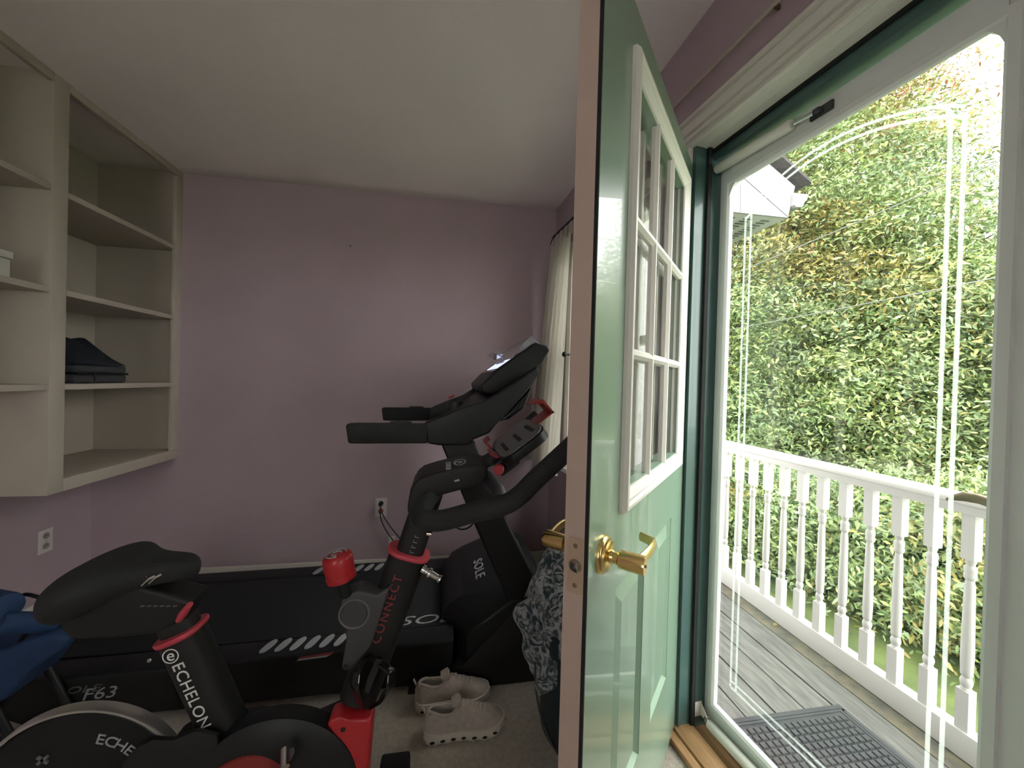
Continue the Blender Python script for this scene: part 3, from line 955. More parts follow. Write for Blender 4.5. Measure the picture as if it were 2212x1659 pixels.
for k, dx in enumerate((0, .022)):
    p0_, p1_ = PY(1012 + dx * 600, 1060, 1.66), PY(1024 + dx * 560, 1082, 1.66)
    MB().tube([p0_, p1_], .004, 8).build('cable', M_STEEL, tm)
# console
CN, CF = 1.545, 2.415
cons = [(915, 914), (986, 884), (1042, 867), (1080, 847), (1136, 809), (1162, 791), (1166, 806), (1147, 836), (1098, 892), (1072, 918), (1057, 937), (1024, 950), (1010, 962), (949, 963), (923, 959)]
pc = [PY(x, y, CN) for x, y in cons]
for y0 in (CN, CF - .05):
    MB().prism([V((p.x, y0, p.z)) for p in pc], (0, .05, 0)).build('console_side', M_BLACK, tm, bevel=.012, seg=3)
tray = [PY(x, y, CN) for x, y in ((1000, 900), (1042, 872), (1080, 852), (1136, 813), (1147, 830), (1098, 885), (1050, 930), (1005, 945))]
ctr = MB().prism([V((p.x, CN + .05, p.z)) for p in tray], (0, CF - CN - .1, 0)).build('console_tray', M_BLACK, tm, bevel=.008)
scr = [(1039, 832), (1069, 802), (1158, 740), (1184, 746), (1188, 757), (1169, 787), (1136, 809), (1080, 847), (1054, 852), (1042, 847)]
sp = [PY(x, y, CN + .10) for x, y in scr]
scp = MB().prism([V((p.x, CN + .10, p.z)) for p in sp], (0, CF - CN - .2, 0)).build('display_housing', M_BLACK, tm, bevel=.010, seg=3)
a, b = sp[1], sp[2]
n_ = V((-(b.z - a.z), 0, b.x - a.x)).normalized()
def scq(t0, t1, y0, y1, h):
    A, B = a.lerp(b, t0), a.lerp(b, t1)
    return [V((A.x, y0, A.z)) + n_ * h, V((B.x, y0, B.z)) + n_ * h, V((B.x, y1, B.z)) + n_ * h, V((A.x, y1, A.z)) + n_ * h]
MB().prism(scq(-.02, .98, CN + .13, CF - .13, .0005), n_ * .002).build('display_glass', M_GLOSSB, scp, smooth=0)
MB().prism(scq(.10, .42, CN + .14, CF - .3, .003), n_ * .0015).build('lit_screen', M_SCREEN, scp, smooth=0)
# clear book rest on the display
A, B = a.lerp(b, .45), a.lerp(b, 1.02)
MB().prism([V((A.x, CN + .12, A.z)) + n_ * .002, V((B.x, CN + .12, B.z)) + n_ * .002, V((B.x, CN + .12, B.z)) + n_ * .035, V((A.lerp(B, .62).x, CN + .12, A.lerp(B, .62).z)) + n_ * .030], (0, CF - CN - .24, 0)).build('clear_cover', M_CLEAR, scp, smooth=0)
MB().prism([V((B.x, CN + .12, B.z)) + n_ * .035, V((B.x, CN + .12, B.z)) + n_ * .002, V((B.x + .05, CN + .12, B.z - .035)), V((B.x + .055, CN + .12, B.z - .030))], (0, CF - CN - .24, 0)).build('clear_cover', M_CLEAR, scp, smooth=0)
q = a.lerp(b, .30)
MB().prism([V((q.x, 1.75, q.z)) + n_ * .003, V((q.x - .012, 1.75, q.z + .028)), V((q.x - .052, 1.75, q.z + .050)), V((q.x - .030, 1.75, q.z + .062)), V((q.x - .002, 1.75, q.z + .040)), V((q.x + .006, 1.75, q.z)) + n_ * .003], (0, .25, 0)).build('book_ledge', M_CLEAR, scp, smooth=0)
# speaker pod behind the console
pod = [PY(x, y, CN + .02) for x, y in ((1149, 835), (1144, 855), (1132, 882), (1100, 906), (1077, 911), (1098, 892))]
MB().prism([V((p.x, CN + .02, p.z)) for p in pod], (0, CF - CN - .04, 0)).build('rear_pod', M_GLOSSB, tm, bevel=.012, seg=3)
# hand rails
for yc in (CN + .02, CF - .02):
    A, B = PY(747, 937, CN), PY(922, 937, CN)
    h = MB()
    rings = []
    for t, s_ in ((0, .86), (.02, .96), (.1, 1), (.5, 1), (1.0, 1)):
        p = A.lerp(B, t)
        p.y = yc
        hw, hh = .024 * s_, .0385 * s_
        rings.append([V((p.x + (.008 if z < 0 else 0) * (1 - t), p.y + hw * x, p.z + hh * z)) for x, z in ((-.7, -1), (.7, -1), (1, -.75), (1, .75), (.7, 1), (-.7, 1), (-1, .75), (-1, -.75))])
    h.loft(rings)
    hr_ = h.build('hand_rail', M_FOAM, tm, smooth=50)
    A2, B2 = PY(836, 914, CN), PY(892, 914, CN)
    MB().prism([(A2.x, yc - .014, A2.z - .004), (A2.x + .012, yc - .014, A2.z + .005), (B2.x - .012, yc - .014, B2.z + .005), (B2.x, yc - .014, B2.z - .004)], (0, .028, 0)).build('pulse_grip', M_BLACK, hr_, bevel=.002)
# far shoulder, cup holder and safety key
e = [PY(x, y, CF - .03) for x, y in ((930, 881), (1000, 852), (1022, 838), (1028, 846), (1040, 852), (1000, 890), (930, 905))]
MB().prism([V((p.x, CF - .09, p.z)) for p in e], (0, .05, 0)).build('console_shoulder', M_BLACK, tm, bevel=.006)
cp = PY(985, 872, 2.1)
MB().lathe([(.036, 0), (.038, .004), (.038, .05), (.034, .05), (.034, .008), (0, .008)], V((cp.x, 2.15, cp.z - .045)), (0, 0, 1), 24).build('cup_holder', M_DGREY, tm)
cp = PY(975, 857, 2.2)
MB().obox(cp, (1, 0, .45), (0, 1, 0), (-.45, 0, 1), .018, .02, .006).build('safety_key', M_RED, tm, bevel=.002)
MB().tube(bez(PY(978, 1128, 1.7), PY(985, 1150, 1.7), PY(1018, 1150, 1.7), PY(1028, 1118, 1.7)), .004, 8).build('cable', M_BLACK, tm)
for x in (-1.38, .40):
    for y in (YN, YFR):
        MB().lathe([(0, 0), (.022, 0), (.022, .03), (.014, .035), (0, .035)], (x, y, 0), (0, 0, 1), 12).build('foot', M_RUBBER, tm)

# ================================================================ EXERCISE BIKE
YB0 = 1.0
bk = thing('exercise_bike', (-.35, YB0, 0), 'black and red spin bike with white lettered seat tube', 'exercise bike')
BM_ = M_BLACKM


def pr(name, pts, y0, y1, mt, par=None, bevel=.006, seg=2, yref=None):
    P = [PY(x, y, yref if yref else y0) for x, y in pts]
    return MB().prism([V((p.x, y0, p.z)) for p in P], (0, y1 - y0, 0)).build(name, mt, par or bk, bevel=bevel, seg=seg)


# stabilisers and main beam on the floor
MB().box(-.98, -.88, .74, 1.26, .02, .075).build('rear_stabiliser', BM_, bk, bevel=.01)
MB().box(-.17, -.08, .74, 1.26, .02, .075).build('front_stabiliser', BM_, bk, bevel=.01)
for x in (-.93, -.125):
    for y in (.77, 1.23):
        MB().lathe([(0, 0), (.022, 0), (.022, .02), (0, .02)], (x, y, 0), (0, 0, 1), 12).build('levelling_foot', M_RUBBER, bk)
MB().prism([(-.95, .975, .06), (-.95, .975, .12), (-.80, .975, .20), (-.45, .975, .22), (-.12, .975, .14), (-.10, .975, .06)], (0, .05, 0)).build('base_beam', BM_, bk, bevel=.008)
# flywheel: fit of the rim seen in the photo
fw_y0, fw_y1 = .955, 1.035
pA, pB, pC = [PY(x, y, fw_y0) for x, y in ((60, 1571), (190, 1537), (340, 1586))]


def circ(a, b, c):
    ax, az, bx, bz, cx, cz = a.x, a.z, b.x, b.z, c.x, c.z
    d = 2 * (ax * (bz - cz) + bx * (cz - az) + cx * (az - bz))
    ux = ((ax * ax + az * az) * (bz - cz) + (bx * bx + bz * bz) * (cz - az) + (cx * cx + cz * cz) * (az - bz)) / d
    uz = ((ax * ax + az * az) * (cx - bx) + (bx * bx + bz * bz) * (ax - cx) + (cx * cx + cz * cz) * (bx - ax)) / d
    return ux, uz, math.hypot(ax - ux, az - uz)


fx, fz, frad = circ(pA, pB, pC)
print('FLYWHEEL', fx, fz, frad)
fc_ = V((fx, fw_y0, fz))
fwh = MB().lathe([(0, .004), (frad * .93, .002), (frad * .97, 0), (frad * .985, .003), (frad * .985, .024), (0, .024)], fc_, (0, 1, 0), 72).build('flywheel', M_BLACK, bk)
arc = MB()
rings = []
a0_, a1_ = math.radians(28), math.radians(172)
for k in range(41):
    t = a0_ + (a1_ - a0_) * k / 40
    rings.append([fc_ + V((math.cos(t) * r_, y_, math.sin(t) * r_)) for r_, y_ in ((frad * .995, -.002), (frad * 1.02, -.002), (frad * 1.03, .004), (frad * 1.03, .022), (frad * 1.0, .026), (frad * .995, .022))])
arc.loft(rings)
arc.build('rim_guard', M_SILVER, bk, smooth=30)
for i, ch in enumerate('ECHELON'):
    t = math.radians(73 - i * 8.6)
    r_ = frad * .70
    text(ch, 'lettering', M_PRINTG, fwh, fc_ + V((math.cos(t) * r_, .001, math.sin(t) * r_)), (math.sin(t), 0, -math.cos(t)), (math.cos(t), 0, math.sin(t)), .031, .0008, squeeze=1.15)
c = PY(92, 1642, fw_y0)
for s_ in (-1, 1):
    MB().obox(c + V((0, 0, 0)), (1, 0, s_ * .8), (-s_ * .8, 0, 1), (0, 1, 0), .012, .003, .0015).build('mark', M_PRINTD, fwh, smooth=0)
MB().lathe([(0, -.03), (.03, -.03), (.034, -.01), (.034, .0), (0, .0)], fc_, (0, 1, 0), 20).build('hub', M_DGREY, bk)
# rear fork holding the flywheel
pr('chain_stay', [(292, 1618), (330, 1598), (372, 1600), (420, 1580), (470, 1590), (470, 1720), (330, 1760), (270, 1720), (262, 1650)], .938, .950, BM_, bevel=.004)
MB().prism([fc_ + V((-.03, -.02, -.03)), fc_ + V((.03, -.02, -.03)), (fx + .28, fc_.y - .02, .26), (fx + .28, fc_.y - .02, .32), fc_ + V((.03, -.02, .03)), fc_ + V((-.03, -.02, .03))], (0, .012, 0)).build('fork_blade', BM_, bk, bevel=.004)
# main body
pr('frame_body', [(392, 1572), (410, 1560), (500, 1541), (530, 1532), (565, 1527), (600, 1530), (640, 1538), (680, 1538), (712, 1524), (740, 1512), (760, 1540), (770, 1760), (560, 1850), (380, 1800), (360, 1690)], .955, 1.045, BM_, bevel=.015, seg=3, yref=1.035)
# drive cover with crank disc
dc = PY(585, 1738, .93)
drv = MB().lathe([(0, -.006), (.10, -.006), (.165, .0), (.182, .012), (.185, .03), (.185, .05), (0, .05)], dc, (0, 1, 0), 56).build('drive_cover', M_BLACK, bk)
rc = PY(535, 1728, .925)
MB().lathe([(0, 0), (.085, 0), (.095, .002), (.098, .006), (.098, .01), (0, .01)], rc + V((0, -.004, 0)), (0, 1, 0), 48).build('crank_disc', M_REDD, drv)
ca = PY(560, 1740, .90)
cb = PY(628, 1628, .895)
MB().tube([ca, cb], [.016, .014], 14, True, .5, (0, 1, 0)).build('crank_arm', M_GREY, bk)
MB().tube([cb + V((-.012, 0, .012)), cb + V((.0, -.03, 0))], .009, 10).build('pedal_axle', M_STEEL, bk)
pd = cb + V((.0, -.075, -.01))
MB().tube([ca + V((0, .2, 0)), V((ca.x * 2 - cb.x, ca.y + .2, ca.z * 2 - cb.z))], [.016, .014], 14, True, .5, (0, 1, 0)).build('crank_arm', M_GREY, bk)
# seat tube
yt0, yt1 = .965, 1.04


def oval(p, ax, hw, hy, n=20, yc=YB0):
    ax = V(ax).normalized()
    r_ = []
    for k in range(n):
        a = 2 * math.pi * k / n
        ca_, sa_ = math.cos(a), math.sin(a)
        e = (abs(ca_) ** 3 + abs(sa_) ** 3) ** (-1 / 3)
        r_.append(V((p.x, yc, p.z)) + ax * (hw * ca_ * e) + V((0, hy * sa_ * e, 0)))
    return r_


YS = .962
tA, tB = PY(369, 1388, YS), PY(452, 1572, YS)
td = (tB - tA).normalized()
perp = V((-td.z, 0, td.x))
if perp.x < 0:
    perp = -perp
hwS = .043
st_ = MB().loft([oval(tA, perp, hwS, .038), oval(tB + td * .08, perp, hwS * .98, .038)]).build('seat_tube', BM_, bk, smooth=50)
for k_, (o_, s_) in enumerate(((-.004, 1.12), (.0, 1.2), (.006, 1.2), (.010, 1.1))):
    pass
MB().loft([oval(tA + td * d_, perp, hwS * s_, .038 * s_ * 1.05) for d_, s_ in ((.006, 1.02), (.004, 1.1), (-.002, 1.13), (-.006, 1.1), (-.007, 1.0))]).build('collar_ring', M_REDS, bk, smooth=50)
so_ = V((0, YS - .0005, 0))
lc_ = tA.lerp(tB, .605)
text('ECHELON', 'lettering', M_PRINTW, st_, V((lc_.x, YS - .0012, lc_.z)) - perp * .006, td, perp, .0345, .0006, space=1.08)
ec = PY(369, 1417, YS)
ec = V((ec.x, YS - .0012, ec.z))
lg = MB()
ring_o = [ec + V((math.cos(t) * .0165, 0, math.sin(t) * .0165)) for t in [2 * math.pi * k / 28 for k in range(28)]]
ring_i = [ec + V((math.cos(t) * .0140, 0, math.sin(t) * .0140)) for t in [2 * math.pi * k / 28 for k in range(28)]]
lg.add(ring_o + ring_i, [(k, (k + 1) % 28, 28 + (k + 1) % 28, 28 + k) for k in range(28)])
lg.build('emblem', M_PRINTW, st_, smooth=0)
text('e', 'emblem', M_PRINTW, st_, ec + V((0, 0, .001)), td * .3 + perp, V((0, 0, 1)), .036, .0005)
# seat post and slider
sA = tA
sTop = PY(330, 1290, YS)
MB().loft([oval(tA + td * .02, perp, .038, .028), oval(tA - td * .075, perp, .038, .028)]).build('seat_post', BM_, bk, smooth=50)
pr('seat_slider', [(168, 1300), (300, 1268), (350, 1282), (415, 1300), (400, 1340), (330, 1372), (250, 1380), (150, 1385), (120, 1350)], .965, 1.035, BM_, bevel=.010, seg=3)
MB().tube([PY(388, 1338, .95), PY(396, 1325, .945), PY(410, 1306, .94)], [.009, .0125, .008], 14, True, .7, (0, 1, 0)).build('seat_lever', M_REDS, bk)
for k in range(6):
    a = PY(308 + k * 14, 1309, .963)
    MB().obox(a, (1, 0, .1), (0, 1, 0), (0, 0, 1), .004, .0008, .0012).build('scale_mark', M_PRINTD, bk, smooth=0)
# saddle: lofted
SX0, SX1 = -.80, -.555
prof = [  # t, centre z top, half width, z drop at the sides
    (0.00, .832, .070, .060), (.03, .846, .098, .075), (.12, .860, .121, .088), (.24, .871, .125, .088), (.36, .876, .110, .075), (.48, .870, .080, .062), (.60, .864, .056, .050),
    (.74, .862, .044, .045), (.88, .860, .037, .042), (.96, .852, .029, .036), (1.0, .836, .012, .018)]
rings = []
for t, zt0, hw, dr in prof:
    x = SX0 + (SX1 - SX0) * t
    zt0 = zt0 - .014
    rg = []
    for k in range(24):
        a = 2 * math.pi * k / 24
        ca_, sa_ = math.cos(a), math.sin(a)
        yy = hw * (abs(ca_) ** .8) * (1 if ca_ >= 0 else -1)
        if sa_ >= 0:
            zz = zt0 - dr * .55 + dr * .55 * sa_ ** .8
        else:
            zz = zt0 - dr * .55 + dr * .75 * sa_
        rg.append(V((x, YB0 + yy, zz)))
    rings.append(rg)
MB().loft(rings).build('saddle', M_FOAM, bk, smooth=80, sub=1)
for y in (.978, 1.022):
    MB().tube(bez((-.83, y, .80), (-.76, y, .775), (-.74, y, .782), (-.62, y, .822)), .004, 8).build('saddle_rail', M_STEEL, bk)
MB().obox((-.735, YB0, .782), (1, 0, .3), (0, 1, 0), (-.3, 0, 1), .035, .034, .012).build('saddle_clamp', M_DGREY, bk, bevel=.005)
MB().tube([(-.738, YB0, .785), (-.735, YB0, .70)], .016, 16).build('saddle_pin', BM_, bk)
for k_, (x0_, y0_, x1_, y1_) in enumerate(((290, 1264, 318, 1244), (306, 1264, 336, 1243), (322, 1260, 350, 1240))):
    MB().tube([PY(x0_, y0_, .955), PY((x0_ + x1_) / 2, (y0_ + y1_) / 2 - 3, .953), PY(x1_, y1_, .955)], .003, 8).build('saddle_bolt', M_STEEL, bk)
# front tube
YT = .962
fA, fB = PY(881, 1207, YT), PY(768, 1530, YT)
fd = (fB - fA).normalized()
fp = V((-fd.z, 0, fd.x))
if fp.x < 0:
    fp = -fp
ft = MB().loft([oval(fA, fp, .0475, .038), oval(fB, fp, .0445, .038)]).build('head_tube', BM_, bk, smooth=50)
MB().loft([oval(fA + fd * d_, fp, .0475 * s_, .038 * s_ * 1.05) for d_, s_ in ((.006, 1.02), (.004, 1.1), (-.001, 1.14), (-.005, 1.1), (-.006, 1.0))]).build('collar_ring', M_REDS, bk, smooth=50)
lc_ = fA.lerp(fB, .345)
text('CONNECT', 'lettering', M_PRINTR, ft, V((lc_.x, YT - .0012, lc_.z)) - fp * .006, -fd, -fp, .030, .0006, space=1.25)
# red front leg of the frame
pr('front_leg', [(706, 1568), (712, 1556), (735, 1548), (750, 1556), (790, 1556), (803, 1545), (803, 1570), (792, 1700), (785, 1850), (740, 1850), (745, 1760), (752, 1700), (742, 1640), (722, 1590)], .945, .995, M_RED, bevel=.012, seg=3)
MB().lathe([(0, -.001), (.0055, -.001), (.0055, .001), (0, .001)], PY(741, 1576, .945), (0, 1, 0), 14).build('screw_recess', M_HOLE, bk)
# bottle cage
cg = MB()
g0, g1 = PY(830, 1420, .93), PY(792, 1512, .93)
for s_ in (-1, 1):
    pts = [PY(795, 1415, .955), PY(770 if s_ < 0 else 846, 1450, .92), PY(765 if s_ < 0 else 845, 1480, .91), PY(775 if s_ < 0 else 822, 1515, .945), PY(785 if s_ < 0 else 800, 1530, .955)]
    sm = []
    for i in range(len(pts) - 1):
        for k in range(5):
            sm.append(pts[i].lerp(pts[i + 1], k / 5))
    sm.append(pts[-1])
    cg.tube(sm, [.007 + .010 * math.sin(math.pi * i / (len(sm) - 1)) for i in range(len(sm))], 10, True, .35, (0, 1, 0))
cage = cg.build('bottle_cage', M_GLOSSB, bk, smooth=60)
pr('cage_plate', [(812, 1422), (826, 1425), (796, 1500), (782, 1492)], .930, .940, M_GLOSSB, cage, bevel=.002)
# resistance knob and brake housing
kA, kB = PY(727, 1196, .94), PY(738, 1248, .94)
kd = (kB - kA).normalized()
MB().lathe([(0, .0), (.026, .0), (.031, .004), (.033, .012), (.033, .03), (.031, .048), (.033, .050), (.032, .060), (.024, .064), (0, .064)], kA, kd, 32).build('resistance_knob', M_RED, bk)
for r_ in (.011, .022):
    MB().tube([kA - kd * .0008 + V((-kd.z, 0, kd.x)) * (math.cos(t) * r_) + V((0, math.sin(t) * r_, 0)) for t in [2 * math.pi * k / 24 for k in range(20)]], .0016, 6).build('knob_print', M_PRINTG, bk)
MB().tube([kB + kd * .004, PY(748, 1285, .95)], .013, 14).build('knob_shaft', M_BLACK, bk)
bh = pr('brake_housing', [(735, 1330), (737, 1300), (748, 1285), (775, 1276), (815, 1286), (845, 1265), (800, 1400), (760, 1445), (745, 1452), (737, 1444), (748, 1380), (740, 1352)], .948, 1.0, M_DGREY, bevel=.008, seg=3)
MB().lathe([(.031, 0), (.034, -.002), (.036, 0)], PY(765, 1327, .9478), (0, 1, 0), 36, cap=False).build('brake_cap', M_GREY, bh)
MB().lathe([(0, -.002), (.028, -.002), (.030, 0), (0, 0)], PY(765, 1327, .9478), (0, 1, 0), 36).build('brake_cap', M_DGREY, bh)
for x, y in ((744, 1363), (747, 1440)):
    MB().lathe([(0, -.002), (.005, -.002), (.005, 0), (0, 0)], PY(x, y, .9475), (0, 1, 0), 12).build('bolt', M_HOLE, bh)
# pop pin
pA_, pB_ = PY(912, 1228, .965), PY(949, 1250, .955)
dd = (pB_ - pA_).normalized()
MB().lathe([(0, 0), (.011, 0), (.011, .008), (.008, .010), (.008, .016), (.0125, .018), (.0125, .024), (.008, .026), (.0075, .044), (.010, .047), (.010, .052), (0, .055)], pA_, dd, 16).build('height_pin', M_STEEL, bk)
MB().lathe([(0, 0), (.006, 0), (.006, .012), (0, .013)], PY(922, 1152, .965), (1, -.1, -.1), 12).build('set_screw', M_STEEL, bk)
# handlebar post with scale
hA, hB = PY(883, 1203, YT + .01), PY(922, 1085, YT + .01)
hd2 = (hB - hA).normalized()
hpn = V((hd2.z, 0, -hd2.x))
po = MB().loft([oval(hA, hpn, .0345, .029), oval(hB + hd2 * .02, hpn, .0345, .029)]).build('handlebar_post', BM_, bk, smooth=50)
for k in range(4):
    q = hA + hd2 * (.012 + k * .013) + hpn * .004
    q.y = YB0 - .0293
    MB().obox(q, hpn, (0, 1, 0), hd2, .005, .0005, .0006).build('scale_mark', M_PRINTG, po, smooth=0)
    MB().obox(q - hpn * .005 + hd2 * .002, hpn, (0, 1, 0), hd2, .0006, .0005, .003).build('scale_mark', M_PRINTG, po, smooth=0)
# stem head fairing
fair = [(880, 1110), (880, 1092), (886, 1060), (897, 1042), (910, 1032), (940, 1022), (984, 1011), (1030, 1005), (1053, 1006), (1056, 1030), (1040, 1047), (993, 1060), (942, 1074), (935, 1112)]
fo = pr('stem_head', fair, .925, 1.065, BM_, bevel=.008, seg=3)
c = PY(996, 998, .995)
lz = max(v.co.z for v in fo.data.vertices)
top_a, top_b = PY(930, 1025, .925), PY(1040, 1006, .925)
tdir = V((top_b.x - top_a.x, 0, top_b.z - top_a.z)).normalized()
tn = V((-tdir.z, 0, tdir.x))


def ontop(px_, py_, lift=.0012):
    d = ray(px_, py_)
    t = (V((top_a.x, 0, top_a.z)) + tn * lift - CAM).dot(tn) / d.dot(tn)
    return CAM + d * t


c = ontop(993, 998, .0065)
ell = MB()
ring_o = [c + tdir * (math.cos(t) * .016) + V((0, math.sin(t) * .036, 0)) for t in [2 * math.pi * k / 28 for k in range(28)]]
ring_i = [c + tdir * (math.cos(t) * .012) + V((0, math.sin(t) * .029, 0)) for t in [2 * math.pi * k / 28 for k in range(28)]]
ell.add(ring_o + ring_i, [(k, (k + 1) % 28, 28 + (k + 1) % 28, 28 + k) for k in range(28)])
ell.build('emblem', M_PRINTG, fo, smooth=0)
text('e', 'emblem', M_PRINTG, fo, c, V((0, -1, 0)), tdir, .045, .0004, squeeze=1.5)
text('ECHELON', 'lettering', M_PRINTG, fo, ontop(968, 1006, .0065), V((0, -1, 0)), tdir, .018, .0004)
c = PY(987, 1038, .9245)
MB().obox(c, (1, 0, .25), (0, 1, 0), (-.25, 0, 1), .006, .0008, .0022).build('port', M_PRINTG, fo, smooth=0)
# handlebar: bull-horn on both sides, joined by a cross bar
hb_ = MB()
near = [PY(915, 1122, .80), PY(955, 1124, .795), PY(1020, 1107, .79), PY(1085, 1092, .79), PY(1120, 1072, .79), PY(1160, 1033, .79), PY(1232, 966, .79), PY(1262, 937, .79)]


def smooth_path(p, n=5):
    out = []
    for i in range(len(p) - 1):
        a_ = p[max(0, i - 1)]
        b_2, c_2 = p[i], p[i + 1]
        d_2 = p[min(len(p) - 1, i + 2)]
        for k in range(n):
            t = k / n
            out.append(.5 * ((2 * b_2) + (c_2 - a_) * t + (2 * a_ - 5 * b_2 + 4 * c_2 - d_2) * t * t + (3 * b_2 - a_ - 3 * c_2 + d_2) * t ** 3))
    out.append(p[-1])
    return out


far = [V((p.x, 2 * YB0 - p.y, p.z)) for p in near]
n0 = near[0]
cross = [PY(938, 1066, 1.0), PY(926, 1078, .93), PY(908, 1106, .85)]
path_n = smooth_path(cross + near)
hb1 = MB().tube(path_n, .021, 16).build('handlebar', M_FOAM, bk, smooth=60)
path_f = [V((p.x, 2 * YB0 - p.y, p.z)) for p in path_n]
MB().tube(path_f, .021, 16).build('handlebar', M_FOAM, bk, smooth=60)
# aero cross tube at the front of the head
MB().tube([PY(1050, 1030, .99), PY(1075, 1060, .93), PY(1082, 1085, .85)], .018, 12).build('grip_strut', M_DGREY, bk)
# tablet holder
tA_, tB_ = PY(1090, 995, .88), PY(1178, 928, .88)
tx = V((tB_.x - tA_.x, 0, tB_.z - tA_.z))
tl = tx.length
tx.normalize()
tz_ = V((-tx.z, 0, tx.x))
mid = V(((tA_.x + tB_.x) / 2, 1.0, (tA_.z + tB_.z) / 2))
tab = []
for k in range(32):
    a = 2 * math.pi * k / 32
    ca_, sa_ = math.cos(a), math.sin(a)
    e = (abs(ca_) ** 5 + abs(sa_) ** 5) ** (-1 / 5)
    tab.append(mid + tx * (ca_ * e * tl * .56) + V((0, sa_ * e * .125, 0)))
tb = MB().prism(tab, -tz_ * .022).build('tablet_plate', M_BLACK, bk, bevel=.004)
tab2 = [mid + (p - mid) * .94 + tz_ * .0005 for p in tab]
tf = MB().prism(tab2, tz_ * .004).build('tablet_face', M_GREY, tb, bevel=.002)
for k in (-1, 0, 1):
    q = mid + tx * (k * tl * .33) + tz_ * .005
    MB().obox(q + V((0, -.03, 0)), tx, (0, 1, 0), tz_, .005, .045, .0012).build('slot', M_HOLE, tf, smooth=0)
# red clamps
e1 = mid + tx * (tl * .50)
rc_ = MB()
rc_.prism([e1 + V((0, -.045, 0)) + tz_ * .002, e1 + V((0, .035, 0)) + tz_ * .002, e1 + V((0, .035, 0)) + tx * .055 + tz_ * .002, e1 + V((0, -.045, 0)) + tx * .055 + tz_ * .002], tz_ * .004)
q = e1 + tx * .055
rc_.prism([q + V((0, -.045, 0)), q + V((0, -.045, 0)) + tz_ * .045 - tx * .004, q + V((0, -.045, 0)) + tz_ * .055 - tx * .03, q + V((0, -.045, 0)) + tz_ * .052 - tx * .034, q + V((0, -.045, 0)) + tz_ * .038 - tx * .010, q + V((0, -.045, 0)) + tz_ * .004 - tx * .006], (0, .08, 0))
rc_.build('upper_clamp', M_REDD, tb, smooth=0)
e1 = mid - tx * (tl * .54)
rc_ = MB()
rc_.prism([e1 + V((0, .06, 0)), e1 + V((0, .06, 0)) + tz_ * .022 - tx * .008, e1 + V((0, .06, 0)) + tz_ * .025 + tx * .008, e1 + V((0, .06, 0)) + tz_ * .028 + tx * .008, e1 + V((0, .06, 0)) + tz_ * .027 - tx * .012, e1 + V((0, .06, 0)) - tx * .008], (0, .06, 0))
rc_.build('lower_clamp', M_REDD, tb, smooth=0)
rc_ = MB()
rc_.prism([e1 + V((0, -.06, 0)), e1 + V((0, -.06, 0)) + tz_ * .02 - tx * .01, e1 + V((0, -.06, 0)) + tz_ * .02 - tx * .016, e1 + V((0, -.06, 0)) - tx * .008], (0, .06, 0))
rc_.build('lower_clamp', M_REDD, tb, smooth=0)
MB().obox(mid - tx * (tl * .5) - tz_ * .035, tx, (0, 1, 0), tz_, .03, .03, .02).build('tilt_hinge', M_BLACK, tb, bevel=.006)
kk = PY(1077, 1016, .91)
MB().lathe([(0, 0), (.0115, 0), (.0125, .004), (.0125, .018), (.010, .022), (0, .022)], kk, (.2, 1, 0), 18).build('tilt_knob', M_RED, bk)

